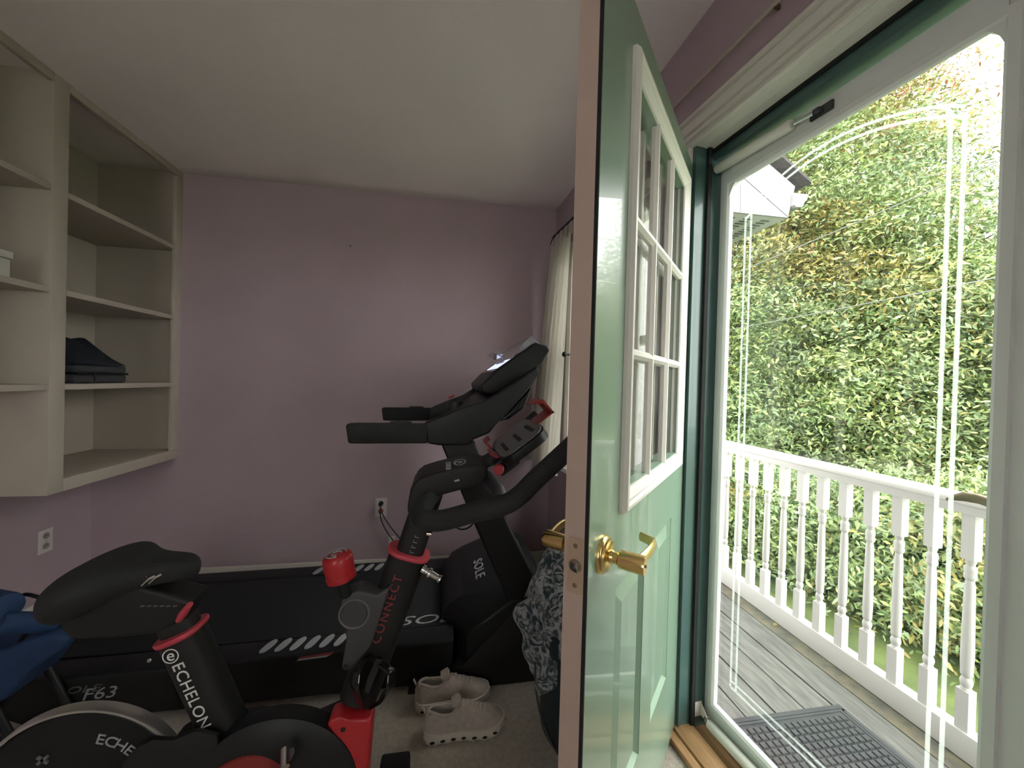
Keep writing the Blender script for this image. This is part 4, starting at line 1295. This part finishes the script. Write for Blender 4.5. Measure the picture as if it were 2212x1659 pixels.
# ================================================================ SHOES
def shoe(loc, rz, label):
    M = Matrix.Translation(loc) @ Matrix.Rotation(rz, 4, 'Z')
    s = thing('sneaker', mw=M, label=label, cat='shoe', group='pair of beige running sneakers on the carpet')
    L = .29
    # local x from heel to toe
    hw = [(0, .012), (.02, .026), (.08, .036), (.25, .037), (.42, .038), (.60, .046), (.75, .050), (.88, .044), (.95, .032), (1.0, .012)]
    top = [(0, .075), (.04, .098), (.12, .104), (.22, .098), (.32, .096), (.42, .108), (.50, .104), (.62, .088), (.75, .072), (.88, .062), (.96, .052), (1.0, .040)]

    def ip(tab, t):
        for (a, va), (b, vb) in zip(tab, tab[1:]):
            if t <= b:
                u = (t - a) / (b - a)
                u = u * u * (3 - 2 * u)
                return va + (vb - va) * u
        return tab[-1][1]
    # sole: wavy outline with holes
    rings = []
    for k in range(33):
        t = k / 32
        x = t * L
        w = ip(hw, t) * 1.10 + .004
        zb = .010 * max(0, (t - .80) / .2) ** 1.5 * 2.2 + .004 * abs(math.sin(t * 7 * math.pi)) + .010 * max(0, (.06 - t) / .06)
        zt = .036 + .010 * max(0, (t - .8) / .2) + .006 * max(0, (.15 - t) / .15)
        y0 = .004 * math.sin(t * 3)
        rings.append([V((x, y0 - w, zb + .004)), V((x, y0 - w * .9, zb)), V((x, y0 + w * .9, zb)), V((x, y0 + w, zb + .004)), V((x, y0 + w * 1.03, .02 + zb * .4)), V((x, y0 + w * .96, zt)), V((x, y0, zt + .001)), V((x, y0 - w * .96, zt)), V((x, y0 - w * 1.03, .02 + zb * .4))])
    so = MB(M).loft(rings).build('sole', M_SOLE, s, smooth=60)
    for k in range(7):
        t = .10 + k * .125
        for sg in (-1, 1):
            w = ip(hw, t) * 1.10 + .004
            zc = .017 + .02 * max(0, (t - .8) / .2)
            pts = [V((t * L + .0085 * math.cos(a), .004 * math.sin(t * 3) + sg * (w * 1.02 + .0006), zc + .0048 * math.sin(a))) for a in [2 * math.pi * q / 12 for q in range(12)]]
            MB(M).prism(pts, (0, sg * .0012, 0)).build('sole_pod', M_HOLE, so, smooth=0)

    def up(u, v):
        x = u * L
        w = ip(hw, u) * (1.0 + .02 * math.sin(v * math.pi))
        h = ip(top, u) - .034
        a = math.pi * v
        yy = -math.cos(a)
        sy = (1 if yy >= 0 else -1) * abs(yy) ** .72
        zz = max(0, math.sin(a)) ** .62
        taper = 1 - .35 * zz * (1 - .4 * u)
        z = .034 + h * zz
        # foot opening
        if .06 < u < .44 and zz > .88:
            m_ = min(1, (u - .06) / .05) * min(1, (.44 - u) / .08)
            m_ *= min(1, (zz - .88) / .06)
            z = z - (z - .05) * m_
        return V((x, .004 * math.sin(u * 3) + w * sy * taper, z))
    upo = MB(M).grid(up, 72, 48).build('upper', M_SHOE, s, smooth=70)
    # lining inside the opening
    lin = MB(M)
    pts = []
    for k in range(20):
        a = 2 * math.pi * k / 20
        pts.append(V((.25 * L + .17 * L * math.cos(a), .004 + .019 * math.sin(a), .055)))
    lin.prism(pts, (0, 0, .004))
    lin.build('lining', M_LINING, s)
    cl = []
    for k in range(26):
        a = 2 * math.pi * k / 26
        u = .25 + .195 * math.cos(a)
        cl.append(V((u * L, .003 + .0235 * math.sin(a), ip(top, min(.46, max(.03, u))) - .003 - .010 * abs(math.sin(a)))))
    MB(M).tube(cl, .0058, 8, close=True).build('collar', M_SHOE, s)
    tg = MB(M)
    tg.prism([V((.36 * L, -.020, .098)), V((.36 * L, .024, .098)), V((.46 * L, .024, .112)), V((.46 * L, -.020, .112))], V((-.010, 0, .014)))
    tg.build('tongue', M_SHOE, s, bevel=.004)
    for k in range(6):
        u = .47 + k * .055
        zt = ip(top, u)
        w = .030 + .006 * k / 6
        MB(M).tube([V((u * L - .004, .006 - w * .72, zt - .016)), V((u * L, .004 - w * .3, zt + .001)), V((u * L + .004, .004 + w * .3, zt + .001)), V((u * L + .008, .004 + w * .72, zt - .016))], .0028, 6).build('lace', M_SOLE, upo)
    MB(M).prism([V((.0, -.008, .095)), V((.0, .008, .095)), V((-.008, .006, .112)), V((-.008, -.006, .112))], V((.004, 0, 0))).build('heel_tab', M_SHOE, upo)
    # stitched stripe
    c = V((.50 * L, -ip(hw, .5) - .0015, .052))
    for k in range(5):
        MB(M).obox(c + V((.004 * math.sin(k * 1.7) + k * .003, -.0, k * .006 - .006)), (1, 0, .6), (0, 1, 0), (-.6, 0, 1), .006, .001, .0012).build('logo_stitch', M_SOLE, upo, smooth=0)
    return s


shoe((-.045, 1.375, 0), math.radians(3), 'beige running sneaker nearest the viewer on the carpet')
shoe((-.085, 1.505, 0), math.radians(4), 'beige running sneaker half hidden behind its mate')

# ================================================================ BIN AND BLANKET
bn = thing('storage_bin', (.55, 1.34, 0), 'dark teal plastic bin holding a patterned blanket behind the door', 'bin')
bc = V((.55, 1.34, 0))
bo = MB().lathe([(0, .004), (.165, .0), (.175, .02), (.195, .40), (.202, .402), (.202, .415), (.192, .415), (.17, .03), (0, .02)], bc, (0, 0, 1), 48).build('tub', M_TEAL, bn)
MB().tube(bez(bc + V((-.20, -.03, .38)), bc + V((-.235, -.06, .30)), bc + V((-.235, -.10, .14)), bc + V((-.15, -.15, .05))), .0035, 8).build('carry_cord', M_DGREY, bn)


def blk(u, v):
    a = 2 * math.pi * u
    # v 0 hem .. 1 top centre
    hem = .235 + .03 * math.sin(a * 3 + 1) + .025 * math.sin(a * 5)
    topz = .655
    ph = v * math.pi / 2
    r0 = .208 + .014 * math.sin(a * 4 + 2) + .010 * math.sin(a * 9)
    if v < .45:
        t = v / .45
        z = hem + (.50 - hem) * t
        r = r0 * (1.0 + .10 * math.sin(t * 3.0))
    else:
        t = (v - .45) / .55
        z = .50 + (topz - .50) * math.sin(t * math.pi / 2) ** .9
        r = r0 * 1.02 * math.cos(t * math.pi / 2) ** .7
    fold = .022 * math.sin(a * 6 + z * 22) * min(1, (1 - v) * 3) + .014 * math.sin(a * 11 - z * 30)
    r = max(0.0, r + fold * min(1, (1 - v) * 4))
    return V((bc.x + r * math.cos(a), bc.y + r * math.sin(a) * .85 + .0, z + .012 * math.sin(a * 3 + r * 40)))


MB().grid(blk, 120, 60).build('fleece_blanket', M_FLEECE, loc=(bc.x, bc.y, .4), smooth=90, label='fleecy blanket with pale fern print heaped on the teal bin', cat='blanket')

# ================================================================ BLUE FOAM ROLLER TRAINER
ab = thing('sit_up_trainer', (-1.5, 1.45, 0), 'blue foam and black tube floor trainer at the left edge', 'exercise trainer')
def roller(a, b, r, nm='foam_roller'):
    a, b = V(a), V(b)
    d = (b - a).normalized()
    Ln = (b - a).length
    MB().lathe([(0, 0), (r * .7, 0), (r * .93, .006), (r, .02), (r, Ln - .02), (r * .93, Ln - .006), (r * .7, Ln), (0, Ln)], a, d, 28).build(nm, M_BLUE, ab)
roller(PY(-40, 1300, 1.45), PY(18, 1312, 1.38), .040)
roller(PY(0, 1345, 1.36), PY(120, 1345, 1.46), .030)
seat_ = [PY(x, y, 1.42) for x, y in ((-60, 1400), (30, 1395), (70, 1375), (130, 1362), (160, 1372), (150, 1395), (80, 1440), (30, 1500), (-60, 1540))]
MB().prism([V((p.x, 1.40, p.z)) for p in seat_], (0, .16, 0)).build('seat_pad', M_BLUE, ab, bevel=.03, seg=4)
fr1 = [PY(x, y, 1.44) for x, y in ((38, 1318), (44, 1292), (58, 1284), (95, 1294), (140, 1310))]
MB().tube(smooth_path(fr1), .0055, 8).build('frame_tube', M_BLACK, ab)
fr1 = [PY(x, y, 1.44) for x, y in ((62, 1355), (50, 1375), (34, 1400))]
MB().tube(smooth_path(fr1), .0065, 8).build('frame_tube', M_BLACK, ab)
bx0 = min(p.x for p in seat_)
for y in (1.40, 1.56):
    MB().tube([V((-1.62, y, .012)), V((-1.18, y, .012))], .012, 10).build('floor_tube', M_BLACK, ab)
    MB().tube([V((-1.55, y, .012)), V((-1.45, y, .18))], .012, 10).build('floor_tube', M_BLACK, ab)
    MB().tube([V((-1.22, y, .012)), V((-1.34, y, .28))], .012, 10).build('floor_tube', M_BLACK, ab)

# ================================================================ PORCH
ZD = -.05
XR = 1.89           # railing line
dk = thing('porch_deck', (1.4, 1.5, ZD), 'grey painted plank porch deck outside the door', 'deck', kind=None)
wex = lambda y: wallx(y) + .155
x = XR - .155
edges = [XR + .13, XR - .02, XR - .11]
e_ = XR - .26
while e_ > .75:
    edges.append(e_)
    e_ -= .137
for i in range(len(edges) - 1):
    a, b = edges[i + 1] + .004, edges[i] - .004
    rect_ = [(a, -1.2), (b, -1.2), (b, 3.35), (a, 3.35)]
    P = []
    for k in range(4):          # boards next to the house are cut along its wall
        p_, q_ = rect_[k], rect_[(k + 1) % 4]
        dp, dq = p_[0] - wex(p_[1]) - .005, q_[0] - wex(q_[1]) - .005
        if dp >= 0:
            P.append(p_)
        if dp * dq < 0:
            t_ = dp / (dp - dq)
            P.append((p_[0] + (q_[0] - p_[0]) * t_, p_[1] + (q_[1] - p_[1]) * t_))
    if len(P) < 3:
        continue
    MB().prism([(px_, py_, ZD - .03) for px_, py_ in P], (0, 0, .03 - (0.0015 if i % 2 else 0))).build('plank', M_MOSS if i < 2 else M_PLANK, dk, smooth=0)
MB().prism([(wex(-1.2) + .02, -1.2, ZD - .2), (XR + .1, -1.2, ZD - .2), (XR + .1, 3.3, ZD - .2), (wex(3.3) + .02, 3.3, ZD - .2)], (0, 0, .165)).build('deck_joists', M_DARKGAP, dk, smooth=0)
for y in (-1.0, 1.0, 3.1):
    MB().box(XR - .06, XR + .06, y - .06, y + .06, -1.6, ZD - .2).build('deck_post', M_RAIL, dk)
# railing
rl = thing('porch_railing', (XR, 1.6, ZD), 'white porch railing with turned balusters', 'railing')
RZT = .905
prof_r = []
for k in range(14):
    a = math.pi * k / 13
    prof_r.append((-math.cos(a) * .036, RZT - .03 + math.sin(a) * .030))
prof_r += [(.036, RZT - .036), (.030, RZT - .042), (.026, RZT - .072), (-.026, RZT - .072), (-.030, RZT - .042), (-.036, RZT - .036)]
MB().prism([(XR + px_, -1.1, z) for px_, z in prof_r], (0, 4.3, 0)).build('top_rail', M_RAIL, rl, smooth=35)
MB().box(XR - .026, XR + .026, -1.1, 3.2, ZD + .002, ZD + .10).build('bottom_rail', M_RAIL, rl, bevel=.004)
bal = MB()
z0_, z1_ = ZD + .10, RZT - .072
h_ = .0185
bal.box(XR - h_, XR + h_, -h_, h_, z0_, z0_ + .145)
bal.box(XR - h_, XR + h_, -h_, h_, z1_ - .165, z1_)
Lb = z1_ - .165 - (z0_ + .145)
pb = [(.0, 0), (.0165, 0), (.0165, .004), (.013, .010), (.0165, .022), (.0175, .030), (.0150, .040), (.011, .046), (.0155, .052), (.0165, .060), (.0165, .075), (.0175, .10), (.0178, .14), (.0170, .20), (.0145, Lb - .10), (.0115, Lb - .075), (.0165, Lb - .068), (.0175, Lb - .060), (.0160, Lb - .050), (.0175, Lb - .038), (.0165, Lb - .028), (.011, Lb - .020), (.0145, Lb - .008), (.0160, Lb), (0, Lb)]
bal.lathe(pb, (XR, 0, z0_ + .145), (0, 0, 1), 16)
b0_ = bal.build('baluster', M_RAIL, rl, smooth=40)
b0_.location.y = -99
first = True
for k in range(-9, 11):
    y = 1.638 + k * .1113
    if first:
        o = b0_
        first = False
    else:
        o = b0_.copy()
        COL.objects.link(o)
        o.parent = rl
    o.matrix_parent_inverse = Matrix.Identity(4)
    o.location = (0, y, 0)
# the mesh is stored relative to the railing base, so y is relative to it already (base y 1.6 removed in build)
# doormat
mx0, mx1, my0, my1 = 1.10, 1.655, .45, 1.335
dm = thing('doormat', (1.38, .9, ZD), 'grey rubber doormat with raised square treads on the deck', 'doormat')
MB().box(mx0, mx1, my0, my1, ZD, ZD + .007).build('mat_base', M_MAT, dm, bevel=.003)
fr2 = MB()
for a, b, c, d in ((mx0 + .012, mx1 - .012, my1 - .035, my1 - .025), (mx0 + .012, mx1 - .012, my1 - .022, my1 - .012), (mx1 - .035, mx1 - .025, my0 + .02, my1 - .035), (mx1 - .022, mx1 - .012, my0 + .02, my1 - .022)):
    fr2.box(a, b, c, d, ZD + .006, ZD + .010)
fr2.build('mat_border', M_MAT, dm, smooth=0)
tr0 = None
nx, ny = 17, 17
for j in range(ny):
    for i in range(nx):
        x = mx0 + .035 + (i + .5) * (mx1 - mx0 - .08) / nx
        y = my1 - .05 - (j + .5) * .029
        if tr0 is None:
            w_, h2 = .0118, .0125
            mbt = MB()
            base = [V((-w_, -h2, 0)), V((w_, -h2, 0)), V((w_, h2, 0)), V((-w_, h2, 0))]
            topq = [V((-w_ * .8, -h2 * .8, .008)), V((w_ * .8, -h2 * .8, .008)), V((w_ * .8, h2 * .8, .008)), V((-w_ * .8, h2 * .8, .008))]
            mbt.loft([base, topq])
            me_par = dm
            tr0 = mbt.build('tread', M_MAT, dm, smooth=0)
            off0 = WM[dm.name].translation.copy()
            for v in tr0.data.vertices:
                v.co += off0
            o = tr0
        else:
            o = tr0.copy()
            COL.objects.link(o)
            o.parent = dm
        o.location = V((x + (.0 if j % 2 else .004), y, ZD + .006)) - off0

# ================================================================ EAVE OF THE HOUSE WING
ev = thing('house_wing', (2.0, 4.6, -1.4), 'white house wing with boxed eave, gutter and dark shingle roof', 'house')
EY = 3.4
gp = [PY(x, y, EY) for x, y in ((1577, 320), (1640, 362), (1712, 402), (1722, 432), (1702, 470), (1560, 458))]
zs_ = gp[4].z
gab = [V((1.2, EY, zs_ - .02)), V((gp[4].x, EY, zs_)), V((gp[2].x + .03, EY, gp[2].z)), V((1.2, EY, gp[2].z + (gp[2].x - 1.2) * .62))]
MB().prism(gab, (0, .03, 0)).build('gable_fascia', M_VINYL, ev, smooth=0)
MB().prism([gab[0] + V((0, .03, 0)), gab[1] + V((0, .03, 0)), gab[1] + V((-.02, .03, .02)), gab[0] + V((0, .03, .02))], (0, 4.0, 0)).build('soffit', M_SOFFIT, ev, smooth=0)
vt = MB()
for r_ in range(4):
    for k in range(26):
        x = gp[4].x - .22 - r_ * .20
        vt.box(x, x + .10, EY + .10 + k * .06, EY + .115 + k * .06, zs_ - .012 - .0005 * r_, zs_ - .008)
vt.build('soffit_vents', M_DGREY, ev, smooth=0, kind='stuff')
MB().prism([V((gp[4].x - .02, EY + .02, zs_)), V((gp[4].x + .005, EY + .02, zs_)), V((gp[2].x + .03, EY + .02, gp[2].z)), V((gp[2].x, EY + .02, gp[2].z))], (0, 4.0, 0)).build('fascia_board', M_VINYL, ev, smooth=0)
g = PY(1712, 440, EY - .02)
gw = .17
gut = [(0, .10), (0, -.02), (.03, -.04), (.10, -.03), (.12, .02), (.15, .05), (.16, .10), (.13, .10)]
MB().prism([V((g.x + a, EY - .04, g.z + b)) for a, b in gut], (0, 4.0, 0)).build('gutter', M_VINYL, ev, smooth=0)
ra, rb = V((gp[2].x + .16, EY - .06, gp[2].z + .02)), V((1.2, EY - .06, gp[2].z + .02 + (gp[2].x + .16 - 1.2) * .62))
MB().prism([ra, rb, rb + V((0, 0, .05)), ra + V((0, 0, .03))], (0, 4.1, 0)).build('roof', M_SHINGLE, ev, smooth=0)
# seams on the fascia
for a, b in ((PY(1608, 385, EY - .002), PY(1702, 468, EY - .002)), (PY(1600, 400, EY - .002), PY(1600, 461, EY - .002))):
    MB().tube([a, b], .004, 6).build('fascia_seam', M_GREY, ev)
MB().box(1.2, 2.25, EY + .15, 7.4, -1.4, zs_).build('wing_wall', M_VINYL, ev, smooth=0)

# ================================================================ GROUND, WIRES
MB().grid(lambda u, v: V((.9 + u * 45, -20 + v * 50, -1.45 - .02 * (u * 45) + .05 * math.sin(u * 40) * math.sin(v * 33))), 60, 60).build('lawn', M_GRASS, smooth=90, label='green lawn sloping away below the porch', cat='lawn', kind='structure')
for (x0_, y0_), (x1_, y1_), lb in (((1577, 595), (2170, 343), 'upper overhead cable crossing in front of the trees'), ((1577, 712), (2166, 597), 'lower overhead cable crossing in front of the trees')):
    A = CAM + ray(x0_, y0_).normalized() * 8.2
    B = CAM + ray(x1_, y1_).normalized() * 6.8
    d = B - A
    pts = []
    for k in range(21):
        t = -1 + 3 * k / 20
        p = A + d * t
        p.z -= .10 * (1 - ((t - .5) / 1.5) ** 2) - .09
        pts.append(p)
    MB().tube(pts, .008, 6).build('overhead_cable', M_WIRE, loc=A, label=lb, cat='cable')

# ================================================================ TREES
rng = np.random.default_rng(11)
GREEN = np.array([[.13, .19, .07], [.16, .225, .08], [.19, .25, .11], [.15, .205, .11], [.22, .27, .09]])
YELL = np.array([[.155, .16, .055], [.185, .165, .05], [.145, .165, .06], [.21, .175, .052]])  # autumn palettes, darkened to offset strong skylight on the tree tops
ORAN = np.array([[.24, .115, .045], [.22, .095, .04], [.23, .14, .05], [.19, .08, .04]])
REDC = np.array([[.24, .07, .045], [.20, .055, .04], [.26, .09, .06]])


def leaves(name, centre, radii, n_clu, per, size, parent, warm, warm_top, shell=.55, redf=0.0):
    centre, radii = np.array(centre), np.array(radii)
    d = rng.normal(size=(n_clu, 3))
    d /= np.linalg.norm(d, axis=1)[:, None]
    rr = (shell + (1 - shell) * rng.random(n_clu) ** .7)
    cl = centre + d * rr[:, None] * radii * (1 + .16 * np.sin(d[:, :1] * 7 + d[:, 2:] * 5 + centre[0]))
    cl = cl[cl[:, 2] > -1.9]
    n_clu = len(cl)
    # colour family of every cluster
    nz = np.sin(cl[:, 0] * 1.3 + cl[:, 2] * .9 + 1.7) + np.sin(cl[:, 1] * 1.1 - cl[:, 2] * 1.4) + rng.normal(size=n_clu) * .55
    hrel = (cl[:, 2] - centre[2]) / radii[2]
    wv = nz * .48 + warm_top * np.clip((cl[:, 2] - 3.0) / 3.2, 0, 1.15) + warm  # higher clusters turn autumn-coloured, which also tones down the sky-lit crowns
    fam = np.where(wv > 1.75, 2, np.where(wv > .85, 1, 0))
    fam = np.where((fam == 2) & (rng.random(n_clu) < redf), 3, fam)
    N = n_clu * per
    ci = np.repeat(np.arange(n_clu), per)
    crad = rng.uniform(.28, .60, n_clu) * (.6 if size < .045 else 1.0)
    off = rng.normal(size=(N, 3)) * crad[ci][:, None] * np.array([1, 1, .30])
    pos = cl[ci] + off * .75
    pos[:, 2] -= (off[:, 0] ** 2 + off[:, 1] ** 2) * .55
    nrm = rng.normal(size=(N, 3)) * .60 + np.array([-.40, -.35, .80])
    nrm /= np.linalg.norm(nrm, axis=1)[:, None]
    t = rng.normal(size=(N, 3)) + np.array([0, 0, -.6])
    t -= nrm * np.sum(t * nrm, 1)[:, None]
    t /= np.linalg.norm(t, axis=1)[:, None]
    bb = np.cross(nrm, t)
    L = size * rng.uniform(.6, 1.35, N)[:, None]
    wd = L * rng.uniform(.28, .42, N)[:, None]
    v = np.empty((N, 6, 3))
    v[:, 0] = pos - t * L
    v[:, 1] = pos - t * L * .25 + bb * wd + nrm * L * .10
    v[:, 2] = pos + t * L * .45 + bb * wd * .7 + nrm * L * .05
    v[:, 3] = pos + t * L - nrm * L * .12
    v[:, 4] = pos + t * L * .45 - bb * wd * .7 + nrm * L * .05
    v[:, 5] = pos - t * L * .25 - bb * wd + nrm * L * .10
    fams = [GREEN, YELL, ORAN, REDC]
    col = np.zeros((N, 3))
    base = np.zeros((n_clu, 3))
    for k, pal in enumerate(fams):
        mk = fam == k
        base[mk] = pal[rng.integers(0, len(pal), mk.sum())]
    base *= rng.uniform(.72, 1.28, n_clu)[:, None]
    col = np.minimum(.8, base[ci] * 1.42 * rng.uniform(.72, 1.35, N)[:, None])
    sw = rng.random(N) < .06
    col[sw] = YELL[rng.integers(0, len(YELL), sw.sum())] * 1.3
    me = bpy.data.meshes.new(name)
    me.vertices.add(N * 6)
    me.vertices.foreach_set('co', v.reshape(-1))
    idx = np.arange(N)[:, None] * 6
    quads = np.stack([idx + np.array([0, 1, 2, 3]), idx + np.array([0, 3, 4, 5])], 1).reshape(-1)
    me.loops.add(N * 8)
    me.loops.foreach_set('vertex_index', quads.astype(np.int32))
    me.polygons.add(N * 2)
    me.polygons.foreach_set('loop_start', (np.arange(N * 2) * 4).astype(np.int32))
    ca = me.color_attributes.new('leaf_colour', 'FLOAT_COLOR', 'POINT')
    c4 = np.ones((N, 6, 4), dtype=np.float32)
    c4[:, :, :3] = col[:, None, :]
    ca.data.foreach_set('color', c4.reshape(-1))
    me.update(calc_edges=True)
    me.validate()
    me.materials.append(M_LEAF)
    M = WM[parent.name]
    o = bpy.data.objects.new(name, me)
    COL.objects.link(o)
    o.parent = parent
    o.matrix_parent_inverse = M.inverted()
    o['kind'] = 'stuff'
    return o, cl


def tree(az, R, zc, rad, rz_, n_clu, per, size, warm, warm_top, label, cat='tree', redf=.3, name='broadleaf_tree', group='trees beyond the porch', trunk=.14):
    a = math.radians(az)
    bx, by = math.sin(a) * R, math.cos(a) * R
    zb = -1.45 - .02 * bx
    t = thing(name, (bx, by, zb), label, cat, group)
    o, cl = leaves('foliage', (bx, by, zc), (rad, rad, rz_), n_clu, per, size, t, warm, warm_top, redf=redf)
    if trunk:
        lean = V((rnd.uniform(-.3, .3), rnd.uniform(-.3, .3), 0))
        B0, T0 = V((bx, by, zb)), V((bx, by, zc + rz_ * .75)) + lean
        pts = [B0.lerp(T0, k / 8) + V((.10 * math.sin(k * 1.3 + az), .10 * math.cos(k * 1.7), 0)) * (k > 0) for k in range(9)]
        MB().tube(pts, [trunk * (1 - .085 * k) for k in range(9)], 8).build('trunk', M_BARK, t, smooth=60)
        for k in range(min(14, len(cl))):
            q = V(cl[int(rng.integers(0, len(cl)))])
            f_ = min(.9, max(.15, (q.z - zb - .8) / (T0.z - zb)))
            s0 = pts[0].lerp(pts[-1], f_ * .9)
            MB().tube([s0, s0.lerp(q, .5) + V((0, 0, .15)), q], [trunk * .28, trunk * .18, trunk * .07], 6).build('branch', M_BARK, t, smooth=60)
    return t


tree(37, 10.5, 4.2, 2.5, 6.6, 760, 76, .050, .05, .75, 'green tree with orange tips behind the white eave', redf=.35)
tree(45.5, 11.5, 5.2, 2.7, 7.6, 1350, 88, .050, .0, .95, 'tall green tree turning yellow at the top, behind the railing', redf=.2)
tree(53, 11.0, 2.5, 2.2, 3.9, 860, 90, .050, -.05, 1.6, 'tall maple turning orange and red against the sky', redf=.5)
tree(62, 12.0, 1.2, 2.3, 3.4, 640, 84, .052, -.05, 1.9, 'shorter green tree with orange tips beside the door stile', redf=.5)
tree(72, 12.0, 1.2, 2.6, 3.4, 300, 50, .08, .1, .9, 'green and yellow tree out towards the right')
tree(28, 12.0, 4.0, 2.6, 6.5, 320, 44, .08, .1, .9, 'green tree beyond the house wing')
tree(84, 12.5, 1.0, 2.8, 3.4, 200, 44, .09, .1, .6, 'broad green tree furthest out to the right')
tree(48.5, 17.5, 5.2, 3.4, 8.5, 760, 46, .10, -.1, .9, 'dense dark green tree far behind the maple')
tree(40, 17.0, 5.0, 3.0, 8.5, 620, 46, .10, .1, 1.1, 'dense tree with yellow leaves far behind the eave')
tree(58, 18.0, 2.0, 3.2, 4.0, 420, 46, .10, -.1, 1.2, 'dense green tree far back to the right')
# understorey shrubs along the lawn edge
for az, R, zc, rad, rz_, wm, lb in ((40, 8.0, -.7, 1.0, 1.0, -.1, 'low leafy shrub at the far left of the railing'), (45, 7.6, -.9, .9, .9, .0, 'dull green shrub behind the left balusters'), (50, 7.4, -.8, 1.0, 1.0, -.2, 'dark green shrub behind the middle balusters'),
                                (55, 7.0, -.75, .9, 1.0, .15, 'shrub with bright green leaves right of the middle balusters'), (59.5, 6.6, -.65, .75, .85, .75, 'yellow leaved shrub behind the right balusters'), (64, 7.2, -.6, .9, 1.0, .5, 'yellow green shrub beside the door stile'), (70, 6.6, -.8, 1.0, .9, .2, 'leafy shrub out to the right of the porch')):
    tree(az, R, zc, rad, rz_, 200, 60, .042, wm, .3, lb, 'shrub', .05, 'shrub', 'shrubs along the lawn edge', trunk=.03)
# fallen leaf on the deck
c = PZ(1674, 1349, ZD + .002)
d1, d2 = V((.018, .012, 0)), V((-.007, .010, 0))
MB().prism([c - d1, c + d2 * .9, c + d1 * .4 + d2 * .8, c + d1, c + d1 * .4 - d2 * .8, c - d2 * .9], (0, 0, .001)).build('fallen_leaf', mat('dry_leaf', (.30, .25, .09), .8), loc=c, smooth=0, label='small dry yellow leaf lying on the mossy deck board', cat='leaf')
